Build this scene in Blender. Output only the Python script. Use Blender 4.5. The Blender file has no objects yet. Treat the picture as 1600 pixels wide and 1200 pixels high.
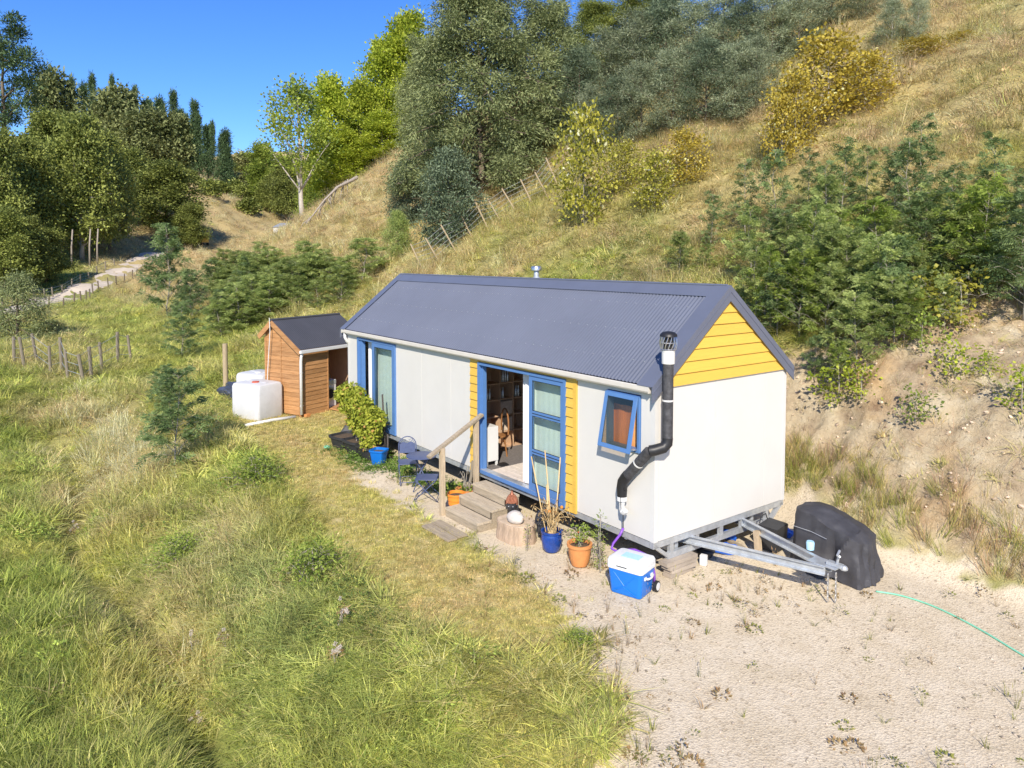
import bpy, bmesh, math, random
import numpy as np
from mathutils import Vector, Matrix, Euler

random.seed(7)
rng = np.random.default_rng(11)
scene = bpy.context.scene
COL = scene.collection
R = math.radians

# ------------------------------------------------------------------ camera, sky, sun, exposure
ZB = 0.58                                   # underside of the house walls above the gravel
CAM = np.array([7.2372, -8.0145, 4.2089 + ZB])
YAW, PITCH, FPX, CYPX = 0.6405, 0.05, 1138.1, 461.15
fw0 = np.array([-math.cos(YAW), math.sin(YAW), 0.0])
RT = np.array([math.sin(YAW), math.cos(YAW), 0.0])
FWD = fw0 * math.cos(PITCH) - np.array([0, 0, 1]) * math.sin(PITCH)
UPV = np.array([0, 0, 1]) * math.cos(PITCH) + fw0 * math.sin(PITCH)
cd = bpy.data.cameras.new('camera')
cam = bpy.data.objects.new('camera', cd)
COL.objects.link(cam)
cam.matrix_world = Matrix(((RT[0], UPV[0], -FWD[0], CAM[0]), (RT[1], UPV[1], -FWD[1], CAM[1]),
                           (RT[2], UPV[2], -FWD[2], CAM[2]), (0, 0, 0, 1)))
cd.sensor_fit = 'HORIZONTAL'
cd.sensor_width = 36
cd.lens = 36 * FPX / 1600
cd.shift_y = (CYPX - 600) / 1600
cd.clip_start = 0.1
cd.clip_end = 3000
scene.camera = cam

SUN_EL = R(36)
SUN_AZ = math.atan2(-0.66, 0.75)            # behind the camera, direction towards the sun
sund = np.array([math.cos(SUN_AZ) * math.cos(SUN_EL), math.sin(SUN_AZ) * math.cos(SUN_EL), math.sin(SUN_EL)])
w = bpy.data.worlds.new('World')
scene.world = w
w.use_nodes = True
wn = w.node_tree.nodes
wn.clear()
sky = wn.new('ShaderNodeTexSky')
sky.sky_type = 'NISHITA'
sky.sun_disc = False
sky.sun_elevation = SUN_EL
sky.sun_rotation = math.pi / 2 - SUN_AZ     # measured clockwise from +Y
sky.altitude = 100
sky.air_density = 0.85
sky.dust_density = 0.25
sky.ozone_density = 6.0
bg = wn.new('ShaderNodeBackground')
bg.inputs['Strength'].default_value = 0.15
wo = wn.new('ShaderNodeOutputWorld')
hsv = wn.new('ShaderNodeHueSaturation')
hsv.inputs['Saturation'].default_value = 1.18
hsv.inputs['Hue'].default_value = 0.51
w.node_tree.links.new(sky.outputs[0], hsv.inputs['Color'])
w.node_tree.links.new(hsv.outputs[0], bg.inputs[0])
w.node_tree.links.new(bg.outputs[0], wo.inputs[0])
sl = bpy.data.lights.new('sun', 'SUN')
sl.energy = 5.0
sl.angle = R(0.5)
sl.color = (1.0, 0.91, 0.77)
so = bpy.data.objects.new('sun', sl)
COL.objects.link(so)
so.rotation_euler = Vector(sund).to_track_quat('Z', 'Y').to_euler()
so.location = (20, -15, 30)
vs = scene.view_settings
vs.view_transform = 'Standard'
vs.look = 'None'
vs.exposure = 0.5
vs.gamma = 1.0
vs.use_curve_mapping = False
scene.cycles.max_bounces = 8
scene.cycles.diffuse_bounces = 5
scene.cycles.transparent_max_bounces = 12
scene.cycles.use_denoising = True

# ------------------------------------------------------------------ helpers
def ray(px, py):
    return FWD + RT * (px - 800) / FPX + UPV * (CYPX - py) / FPX

def project(P):
    d = np.asarray(P, float) - CAM
    z = d @ FWD
    return 800 + FPX * (d @ RT) / z, CYPX - FPX * (d @ UPV) / z, z

def sstep(a, b, x):
    t = np.clip((x - a) / (b - a), 0, 1)
    return t * t * (3 - 2 * t)

def _hash(ix, iy, seed):
    h = (ix.astype(np.int64) * 374761393 + iy.astype(np.int64) * 668265263 + seed * 1442695041) & 0x7fffffff
    h = ((h ^ (h >> 13)) * 1274126177) & 0x7fffffff
    return ((h ^ (h >> 16)) & 0xffff) / 65535.0

def vnoise(x, y, seed=0):
    x = np.asarray(x, float); y = np.asarray(y, float)
    ix = np.floor(x); iy = np.floor(y)
    fx = x - ix; fy = y - iy
    fx = fx * fx * (3 - 2 * fx); fy = fy * fy * (3 - 2 * fy)
    a = _hash(ix, iy, seed); b = _hash(ix + 1, iy, seed); c = _hash(ix, iy + 1, seed); d = _hash(ix + 1, iy + 1, seed)
    return (a * (1 - fx) + b * fx) * (1 - fy) + (c * (1 - fx) + d * fx) * fy

def fbm(x, y, seed=0, octv=4):
    s = 0; a = 0.5; t = 0
    for o in range(octv):
        s = s + a * vnoise(x * 2 ** o, y * 2 ** o, seed + o * 17); t += a; a *= 0.5
    return s / t

def tag(o, label=None, cat=None, group=None, kind=None):
    if label: o['label'] = label
    if cat: o['category'] = cat
    if group: o['group'] = group
    if kind: o['kind'] = kind
    return o

def empty(name, loc=(0, 0, 0), rz=0, label=None, cat=None, group=None):
    o = bpy.data.objects.new(name, None)
    o.empty_display_size = 0.1
    COL.objects.link(o)
    o.location = loc
    o.rotation_euler = (0, 0, rz)
    return tag(o, label, cat, group)

def link_mesh(name, me, mat=None, parent=None, smooth=False):
    o = bpy.data.objects.new(name, me)
    COL.objects.link(o)
    if mat: me.materials.append(mat)
    if smooth: me.polygons.foreach_set('use_smooth', [True] * len(me.polygons))
    if parent: o.parent = parent
    return o

def copy_tree(o, parent=None):
    c = o.copy()
    COL.objects.link(c)
    if parent: c.parent = parent
    for ch in list(o.children): copy_tree(ch, c)
    return c

class MB:
    """collects shapes; build() links them as one mesh object"""
    def __init__(s, org=(0, 0, 0)):
        s.v = []; s.f = []; s.o = np.array(org, float)
    def add(s, vs_, fs_):
        n = len(s.v)
        s.v += [tuple(np.asarray(p, float) - s.o) for p in vs_]
        s.f += [tuple(i + n for i in f) for f in fs_]
        return s
    def hexa(s, p):          # p: 4 bottom points, 4 top points, both counter-clockwise from above
        return s.add(p, [(3, 2, 1, 0), (4, 5, 6, 7), (0, 1, 5, 4), (1, 2, 6, 5), (2, 3, 7, 6), (3, 0, 4, 7)])
    def box(s, x0, x1, y0, y1, z0, z1, rz=0, piv=None):
        p = [(x0, y0, z0), (x1, y0, z0), (x1, y1, z0), (x0, y1, z0), (x0, y0, z1), (x1, y0, z1), (x1, y1, z1), (x0, y1, z1)]
        if rz:
            cx, cy = piv if piv else ((x0 + x1) / 2, (y0 + y1) / 2)
            c, n = math.cos(rz), math.sin(rz)
            p = [(cx + (a - cx) * c - (b - cy) * n, cy + (a - cx) * n + (b - cy) * c, z) for a, b, z in p]
        return s.hexa(p)
    def bar(s, p, q, w_, h_, up=(0, 0, 1)):
        p = Vector(p); q = Vector(q); d = (q - p).normalized(); u = Vector(up)
        if abs(d.dot(u)) > 0.98: u = Vector((1, 0, 0))
        a = d.cross(u).normalized() * w_ / 2; b = a.cross(d).normalized() * h_ / 2
        return s.hexa([p - a - b, p + a - b, q + a - b, q - a - b, p - a + b, p + a + b, q + a + b, q - a + b])
    def tube(s, path, r, seg=8, caps=True, closed=False):
        P = [Vector(p) for p in path]; n = len(P)
        rr = r if hasattr(r, '__len__') else [r] * n
        base = []; prev = None
        for i in range(n):
            t = (P[(i + 1) % n if closed else min(i + 1, n - 1)] - P[(i - 1) % n if closed else max(i - 1, 0)])
            t = t.normalized() if t.length > 1e-9 else Vector((0, 0, 1))
            if prev is None:
                u = Vector((0, 0, 1)) if abs(t.z) < 0.9 else Vector((1, 0, 0))
                a = t.cross(u).normalized()
            else:
                a = (prev - t * prev.dot(t)).normalized()
            prev = a; b = t.cross(a)
            base.append([P[i] + (a * math.cos(k * 2 * math.pi / seg) + b * math.sin(k * 2 * math.pi / seg)) * rr[i] for k in range(seg)])
        vs_ = [p for ring in base for p in ring]; fs_ = []
        for i in range(n if closed else n - 1):
            j = (i + 1) % n
            for k in range(seg):
                m = (k + 1) % seg
                fs_.append((i * seg + k, i * seg + m, j * seg + m, j * seg + k))
        if caps and not closed:
            fs_.append(tuple(range(seg - 1, -1, -1))); fs_.append(tuple((n - 1) * seg + k for k in range(seg)))
        return s.add(vs_, fs_)
    def lathe(s, prof, c=(0, 0, 0), seg=24, sq=None, cap=True):
        """prof: (radius, z) list; sq: squareness exponent for rounded-square tubs"""
        vs_ = []; fs_ = []
        for r_, z_ in prof:
            for k in range(seg):
                a = 2 * math.pi * k / seg
                x, y = math.cos(a), math.sin(a)
                if sq:
                    m = (abs(x) ** sq + abs(y) ** sq) ** (-1.0 / sq); x *= m; y *= m
                vs_.append((c[0] + r_ * x, c[1] + r_ * y, c[2] + z_))
        n = len(prof)
        for i in range(n - 1):
            for k in range(seg):
                m = (k + 1) % seg
                fs_.append((i * seg + k, i * seg + m, (i + 1) * seg + m, (i + 1) * seg + k))
        if cap:
            fs_.append(tuple(range(seg - 1, -1, -1))); fs_.append(tuple((n - 1) * seg + k for k in range(seg)))
        return s.add(vs_, fs_)
    def prism(s, poly, axis, a, b):
        """extrude a polygon (2D) along axis 'x','y' or 'z' from a to b"""
        def P(u, v, t):
            return {'x': (t, u, v), 'y': (u, t, v), 'z': (u, v, t)}[axis]
        n = len(poly)
        vs_ = [P(u, v, a) for u, v in poly] + [P(u, v, b) for u, v in poly]
        fs_ = [tuple(range(n - 1, -1, -1)), tuple(range(n, 2 * n))] + [(i, (i + 1) % n, n + (i + 1) % n, n + i) for i in range(n)]
        return s.add(vs_, fs_)
    def ico(s, c, r, sub=2, scale=(1, 1, 1), noise=0, seed=0, rot=None):
        bm = bmesh.new()
        bmesh.ops.create_icosphere(bm, subdivisions=sub, radius=1)
        rd = random.Random(seed); vs_ = []
        for v in bm.verts:
            k = r * (1 + noise * (rd.random() - 0.5) * 2)
            p = Vector((v.co.x * scale[0] * k, v.co.y * scale[1] * k, v.co.z * scale[2] * k))
            if rot: p = Euler(rot).to_matrix() @ p
            vs_.append(p + Vector(c))
        fs_ = [tuple(v.index for v in f.verts) for f in bm.faces]
        bm.free()
        return s.add(vs_, fs_)
    def build(s, name, mat=None, parent=None, smooth=False, bevel=0, autosmooth=None, fix=True):
        me = bpy.data.meshes.new(name)
        me.from_pydata(s.v, [], s.f)
        if bevel or fix:
            bm = bmesh.new(); bm.from_mesh(me)
            bmesh.ops.recalc_face_normals(bm, faces=bm.faces)
            if bevel:
                es = [e for e in bm.edges if len(e.link_faces) == 2 and e.calc_face_angle(0) > 0.6]
                bmesh.ops.bevel(bm, geom=es, offset=bevel, segments=2, affect='EDGES', clamp_overlap=True)
            bm.to_mesh(me); bm.free()
        me.update()
        o = link_mesh(name, me, mat, parent, smooth)
        if autosmooth:
            me.polygons.foreach_set('use_smooth', [True] * len(me.polygons))
            me.set_sharp_from_angle(angle=R(autosmooth))
        return o

def inst(name, src, parent, loc=(0, 0, 0), rot=(0, 0, 0)):
    """another part sharing the mesh of an alike one"""
    o = bpy.data.objects.new(name, src.data)
    COL.objects.link(o)
    o.parent = parent; o.location = loc; o.rotation_euler = rot
    return o

# ------------------------------------------------------------------ materials
def new_mat(name):
    m = bpy.data.materials.new(name); m.use_nodes = True
    nt = m.node_tree
    b = nt.nodes['Principled BSDF']
    return m, nt, b

def mat(name, col, rough=0.6, metal=0.0, var=0.12, scale=6.0, bump=0.0, bscale=60.0, spec=0.4, col2=None, stretch=None, objvar=0.0):
    m, nt, b = new_mat(name)
    L = nt.links.new
    tc = nt.nodes.new('ShaderNodeTexCoord')
    mp = nt.nodes.new('ShaderNodeMapping')
    L(tc.outputs['Object'], mp.inputs['Vector'])
    if stretch: mp.inputs['Scale'].default_value = stretch
    nz = nt.nodes.new('ShaderNodeTexNoise')
    nz.inputs['Scale'].default_value = scale; nz.inputs['Detail'].default_value = 6; nz.inputs['Roughness'].default_value = 0.65
    L(mp.outputs[0], nz.inputs['Vector'])
    rp = nt.nodes.new('ShaderNodeValToRGB')
    c2 = col2 if col2 else tuple(min(1, c * (1 + var)) for c in col)
    c1 = tuple(c * (1 - var) for c in col) if not col2 else col
    rp.color_ramp.elements[0].position = 0.3; rp.color_ramp.elements[1].position = 0.7
    rp.color_ramp.elements[0].color = (*c1, 1); rp.color_ramp.elements[1].color = (*c2, 1)
    L(nz.outputs['Fac'], rp.inputs['Fac'])
    out = rp.outputs['Color']
    if objvar:
        oi = nt.nodes.new('ShaderNodeObjectInfo')
        mr = nt.nodes.new('ShaderNodeMapRange'); mr.inputs['To Min'].default_value = 1 - objvar; mr.inputs['To Max'].default_value = 1 + objvar
        L(oi.outputs['Random'], mr.inputs['Value'])
        hs = nt.nodes.new('ShaderNodeHueSaturation')
        L(mr.outputs[0], hs.inputs['Value']); L(out, hs.inputs['Color']); out = hs.outputs['Color']
    L(out, b.inputs['Base Color'])
    b.inputs['Roughness'].default_value = rough
    b.inputs['Metallic'].default_value = metal
    b.inputs['Specular IOR Level'].default_value = spec
    if bump:
        n2 = nt.nodes.new('ShaderNodeTexNoise'); n2.inputs['Scale'].default_value = bscale; n2.inputs['Detail'].default_value = 5
        L(mp.outputs[0], n2.inputs['Vector'])
        bp = nt.nodes.new('ShaderNodeBump'); bp.inputs['Strength'].default_value = bump; bp.inputs['Distance'].default_value = 0.02
        L(n2.outputs['Fac'], bp.inputs['Height']); L(bp.outputs[0], b.inputs['Normal'])
    return m

def leaf_mat(name, dark, light, trans=0.35, objvar=0.15, third=None, rough=0.55):
    """foliage: colour varies leaf by leaf (face attribute lv) and plant by plant"""
    m, nt, b = new_mat(name)
    L = nt.links.new
    at = nt.nodes.new('ShaderNodeAttribute'); at.attribute_name = 'lv'
    rp = nt.nodes.new('ShaderNodeValToRGB')
    rp.color_ramp.elements[0].color = (*dark, 1); rp.color_ramp.elements[1].color = (*light, 1)
    if third:
        e = rp.color_ramp.elements.new(0.93); e.color = (*light, 1)
        rp.color_ramp.elements[-1].color = (*third, 1); rp.color_ramp.elements[-1].position = 1.0
    L(at.outputs['Fac'], rp.inputs['Fac'])
    oi = nt.nodes.new('ShaderNodeObjectInfo')
    mr = nt.nodes.new('ShaderNodeMapRange'); mr.inputs['To Min'].default_value = 1 - objvar; mr.inputs['To Max'].default_value = 1 + objvar
    L(oi.outputs['Random'], mr.inputs['Value'])
    hs = nt.nodes.new('ShaderNodeHueSaturation')
    L(mr.outputs[0], hs.inputs['Value']); L(rp.outputs[0], hs.inputs['Color'])
    L(hs.outputs[0], b.inputs['Base Color'])
    b.inputs['Roughness'].default_value = rough
    b.inputs['Specular IOR Level'].default_value = 0.25
    tr = nt.nodes.new('ShaderNodeBsdfTranslucent')
    L(hs.outputs[0], tr.inputs['Color'])
    mx = nt.nodes.new('ShaderNodeMixShader'); mx.inputs[0].default_value = trans
    L(b.outputs[0], mx.inputs[1]); L(tr.outputs[0], mx.inputs[2])
    L(mx.outputs[0], nt.nodes['Material Output'].inputs['Surface'])
    return m

def glass_mat(name, tint, refl=0.9, rough=0.0, alpha=0.75):
    m, nt, b = new_mat(name)
    nt.nodes.remove(b)
    L = nt.links.new
    tr = nt.nodes.new('ShaderNodeBsdfTransparent'); tr.inputs['Color'].default_value = (*tint, 1)
    gl = nt.nodes.new('ShaderNodeBsdfGlossy'); gl.inputs['Roughness'].default_value = rough; gl.inputs['Color'].default_value = (refl, refl, refl, 1)
    fr = nt.nodes.new('ShaderNodeFresnel'); fr.inputs['IOR'].default_value = 1.7
    mx = nt.nodes.new('ShaderNodeMixShader')
    ge = nt.nodes.new('ShaderNodeNewGeometry'); iv = nt.nodes.new('ShaderNodeMath'); iv.operation = 'SUBTRACT'; iv.inputs[0].default_value = 1
    L(ge.outputs['Backfacing'], iv.inputs[1])
    ml = nt.nodes.new('ShaderNodeMath'); ml.operation = 'MULTIPLY'; L(fr.outputs[0], ml.inputs[0]); L(iv.outputs[0], ml.inputs[1])
    L(ml.outputs[0], mx.inputs[0]); L(tr.outputs[0], mx.inputs[1]); L(gl.outputs[0], mx.inputs[2])
    L(mx.outputs[0], nt.nodes['Material Output'].inputs['Surface'])
    return m
# ------------------------------------------------------------------ the lie of the land
def lin(x, pts):
    a = np.array(pts, float)
    return np.interp(x, a[:, 0], a[:, 1])

GRAVEL_EDGE = [(-11, -0.3), (-9.2, -0.75), (-7.4, -1.25), (-4.8, -1.46), (-1.4, -1.57), (0.5, -1.78), (1.5, -2.45), (2.5, -3.3), (4.2, -5.2), (7, -7.2), (14, -9.5)]
BANK_FOOT = [(-30, 4.6), (-9, 4.9), (-0.7, 4.4), (1.7, 3.75), (3.6, 3.8), (8, 4.6), (20, 6.5)]
BANK_TOP = [(-9, 5.6), (-3, 6.0), (-1.6, 6.6), (-0.3, 7.1), (0.5, 8.6), (1.4, 10.0), (4, 10.8), (12, 11.5)]
MOWN_EDGE = [(-20, -1.2), (-12.8, -2.0), (-7.7, -2.75), (-3.6, -3.3), (-1.3, -3.4), (0.2, -3.0), (1.0, -2.4), (2, -2.4), (20, -2.4)]

def height(x, y, detail=True):
    x = np.asarray(x, float); y = np.asarray(y, float)
    # hill on the right, its spur bending away up the valley
    y0 = 4.0 + 0.75 * (np.log1p(np.exp(np.clip((-x - 66) / 4.0, -40, 40))) * 4.0)
    h = y - y0
    soft = np.where(h > 8, h, 1.2 * np.log1p(np.exp(np.clip(h / 1.2, -40, 12))))
    slope = 0.655 - 0.10 * sstep(30, 70, y)
    lim = 34 - 12 * sstep(-60, -110, x)
    soft = np.where(soft > lim, lim + 14 * (1 - np.exp(-(soft - lim) / 30.0)), soft)
    z = slope * soft
    # valley floor climbing away, left hill, far hills
    z = z + 0.135 * np.clip(-x - 88, 0, 105) * sstep(-80, -100, x)
    toe = -118 - 1.15 * np.maximum(0, y - 2) - 0.25 * np.maximum(0, -y)
    lh = np.maximum(0, toe - x)
    z = z + 0.30 * lh / (1 + lh / 150.0)
    fh = np.maximum(0, -x - 250)
    z = z + 0.17 * fh / (1 + fh / 300.0)
    # left side: drop to the ditch and the low field
    ym = lin(x, MOWN_EDGE)
    fade = sstep(-30, -18, x)
    z = z - fade * 1.0 * sstep(0.0, 3.4, ym - y)
    z = z - fade * 0.65 * np.exp(-((y + 6.1 + 0.35 * np.sin(x * 0.5)) / 0.42) ** 2) * (.6 + .4 * sstep(.4, .6, vnoise(x * .45, y * .1, 88)))
    # level pad round the house
    yf = lin(x, BANK_FOOT)
    pad = (1 - sstep(-0.6, 0.3, y - yf)) * sstep(-3.6, -2.6, y + 0.0 * x + 0) * sstep(-20, -16, x)
    z = z * (1 - pad)
    # the cut clay bank steeper than the hill above it
    cut = sstep(-12, -4, x)
    d = y - yf
    z = z + cut * 1.25 * sstep(0.0, 2.2, d) * (1 - sstep(2.6, 8.0, d))
    if detail:
        near = np.exp(-np.maximum(0, -x - 30) / 60.0)
        rough = 1 - pad
        z = z + rough * (fbm(x * 0.35, y * 0.35, 3) - 0.5) * (0.5 + 1.2 * sstep(10, 30, y) + 1.0 * (1 - near))
        z = z + rough * (fbm(x * 1.6, y * 1.6, 5, 3) - 0.5) * 0.16
        z = z + pad * (fbm(x * 1.1, y * 1.1, 9, 3) - 0.5) * 0.035 * sstep(0.3, 1.2, np.abs(y - 1.6) - 1.2 + 0 * x)
        cl = clay_mask(x, y)
        gul = 1 - np.abs(2 * vnoise(x * 1.5 + 0.3 * vnoise(x * 3, y * 3, 2), y * 0.35, 31) - 1)
        z = z + cl * (0.42 * (fbm(x * 2.2, y * 1.8, 21, 5) - 0.5) + 0.20 * gul ** 2 - 0.1 + 0.15 * (fbm(x * 7, y * 7, 23, 2) - 0.5))
    return z

def gravel_mask(x, y):
    n = (fbm(x * 0.9, y * 0.9, 41) - 0.5) * 0.9 + (fbm(x * 5, y * 5, 43, 2) - 0.5) * (0.5 + 0.7 * sstep(-1.5, 1.5, x))
    e = y - lin(x, GRAVEL_EDGE) + n * 1.0
    f = lin(x, BANK_FOOT) - y + n * 0.5
    return sstep(-0.18, 0.22, e) * sstep(-0.1, 0.15, f) * sstep(-10.5, -9.2, x + n)

def clay_mask(x, y):
    n = (fbm(x * 0.8, y * 0.8, 51) - 0.5) * 1.4
    a = y - lin(x, BANK_FOOT)
    b = lin(x, BANK_TOP) - y + n
    return sstep(-0.15, 0.35, a) * sstep(-0.3, 0.5, b) * sstep(-10, -8, x)

def mown_mask(x, y):
    n = (fbm(x * 0.8, y * 0.8, 61) - 0.5) * 0.9
    a = y - lin(x, MOWN_EDGE) + n * 0.6
    b = lin(x, GRAVEL_EDGE) - y
    c = lin(x, BANK_FOOT) - y
    front = sstep(-0.25, 0.25, a) * np.where(x > -10.5, sstep(-0.3, 0.1, b), (y < 3) * 1.0) * sstep(1.4, 0.2, x + n) * sstep(-16.5, -14.8, x - n + np.maximum(0, y + 1.4) * 0.6)
    return front

def dry_mask(x, y):
    """0 lush green .. 1 straw: where the grass of the place has dried off"""
    n = fbm(x * 0.22, y * 0.22, 71, 4); n2 = fbm(x * 0.8, y * 0.8, 73, 3)
    hill = sstep(6, 11, y)
    d = 0.26 + 0.85 * (n - 0.5) + 0.8 * (n2 - 0.5) - 0.20 * (y < -2.5) * (x > -11)
    d = d + hill * (0.40 + 0.22 * sstep(13, 22, y))
    d = d + 0.75 * np.exp(-(((x + 17.5) / 6.5) ** 2 + ((y + 4.6) / 1.1) ** 2))       # straw coloured strip by the ditch
    d = d + 0.30 * np.exp(-(((x + 4.5) / 2.0) ** 2 + ((y + 5.6) / 0.6) ** 2))
    d = d - 0.30 * (y < -6.8)                                                            # lush low field
    d = d - 0.14 * np.exp(-(((x + 2) / 5) ** 2 + ((y + 4.6) / 1.0) ** 2))
    d = d + 0.20 * np.exp(-(((x - 0.8) / 1.8) ** 2 + ((y + 3.1) / 0.9) ** 2))
    d = d - 0.25 * np.exp(-(((x + 9) / 9) ** 2 + ((y - 9) / 3.0) ** 2))                  # green slope behind the roof
    d = d + 0.30 * sstep(-30, -45, x) * sstep(2, 8, y)
    d = d - 0.22 * sstep(-14, -22, x) * (y > -2) * (y < 5)
    return np.clip(d, 0, 1)

def march(px, py, dmax=420, detail=True):
    d = ray(px, py)
    k = np.concatenate([np.linspace(4, 60, 2500), np.linspace(60, dmax, 3000)])
    P = CAM + k[:, None] * d
    hit = P[:, 2] < height(P[:, 0], P[:, 1], detail)
    i = int(np.argmax(hit)) if hit.any() else len(k) - 1
    return P[i]

def ground_at(x, y):
    return float(height(np.array([x]), np.array([y]))[0])

def axis_coords(lo, hi, step, far_lo, far_hi, grow=1.06):
    a = list(np.arange(lo, hi, step)); s = step; v = a[-1]
    while v < far_hi: s *= grow; v += s; a.append(v)
    s = step; v = lo; pre = []
    while v > far_lo: s *= grow; v -= s; pre.append(v)
    return np.array(pre[::-1] + a)

GRID = {}
def surf(x, y):
    """height of the ground mesh itself"""
    xs, ys, Z = GRID['xs'], GRID['ys'], GRID['Z']
    i = np.clip(np.searchsorted(xs, x) - 1, 0, len(xs) - 2); j = np.clip(np.searchsorted(ys, y) - 1, 0, len(ys) - 2)
    u = (x - xs[i]) / (xs[i + 1] - xs[i]); v = (y - ys[j]) / (ys[j + 1] - ys[j])
    return (Z[j, i] * (1 - u) + Z[j, i + 1] * u) * (1 - v) + (Z[j + 1, i] * (1 - u) + Z[j + 1, i + 1] * u) * v

def build_ground():
    xs = axis_coords(-20, 6.0, 0.085, -620, 30, 1.045)
    ys = axis_coords(-9.0, 12.0, 0.085, -150, 420, 1.03)
    nx, ny = len(xs), len(ys)
    X, Y = np.meshgrid(xs, ys)
    Z = height(X, Y)
    GRID.update(xs=xs, ys=ys, Z=Z)
    gr = gravel_mask(X, Y); cl = clay_mask(X, Y); mo = mown_mask(X, Y); dr = dry_mask(X, Y)
    idx = np.arange(nx * ny).reshape(ny, nx)
    quads = np.stack([idx[:-1, :-1], idx[:-1, 1:], idx[1:, 1:], idx[1:, :-1]], -1).reshape(-1, 4)
    fg = (gr[:-1, :-1] + gr[1:, 1:]).ravel() / 2; fc = (cl[:-1, :-1] + cl[1:, 1:]).ravel() / 2
    cxm = ((X[:-1, :-1] + X[1:, 1:]) / 2).ravel(); cym = ((Y[:-1, :-1] + Y[1:, 1:]) / 2).ravel()
    kind = np.where(fg > 0.5, 1, np.where(fc > 0.5, 2, np.where((cym > 5.5) & (cxm > -62), 3, 0)))
    V = np.stack([X, Y, Z], -1).reshape(-1, 3)
    attrs = {'gravel': gr.ravel(), 'clay': cl.ravel(), 'mown': mo.ravel(), 'dry': dr.ravel()}
    for k, nm in ((0, 'ground'), (1, 'gravel_pad'), (2, 'clay_bank'), (3, 'hillside')):
        q = quads[kind == k]
        used, inv = np.unique(q, return_inverse=True)
        me = np_mesh(nm, V[used], inv.reshape(-1, 4))
        for a, arr in attrs.items():
            at = me.attributes.new(a, 'FLOAT', 'POINT'); at.data.foreach_set('value', arr[used].astype(np.float32))
        o = link_mesh(nm, me, M['ground'], smooth=True)
        tag(o, kind='structure')

def np_mesh(name, V, Q):
    V = np.asarray(V, np.float32); Q = np.asarray(Q, np.int32)
    n = Q.shape[1]
    me = bpy.data.meshes.new(name)
    me.vertices.add(len(V)); me.vertices.foreach_set('co', V.ravel())
    me.loops.add(Q.size); me.loops.foreach_set('vertex_index', Q.ravel())
    me.polygons.add(len(Q)); me.polygons.foreach_set('loop_start', np.arange(0, Q.size, n, dtype=np.int32))
    me.update(calc_edges=True)
    return me

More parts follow.
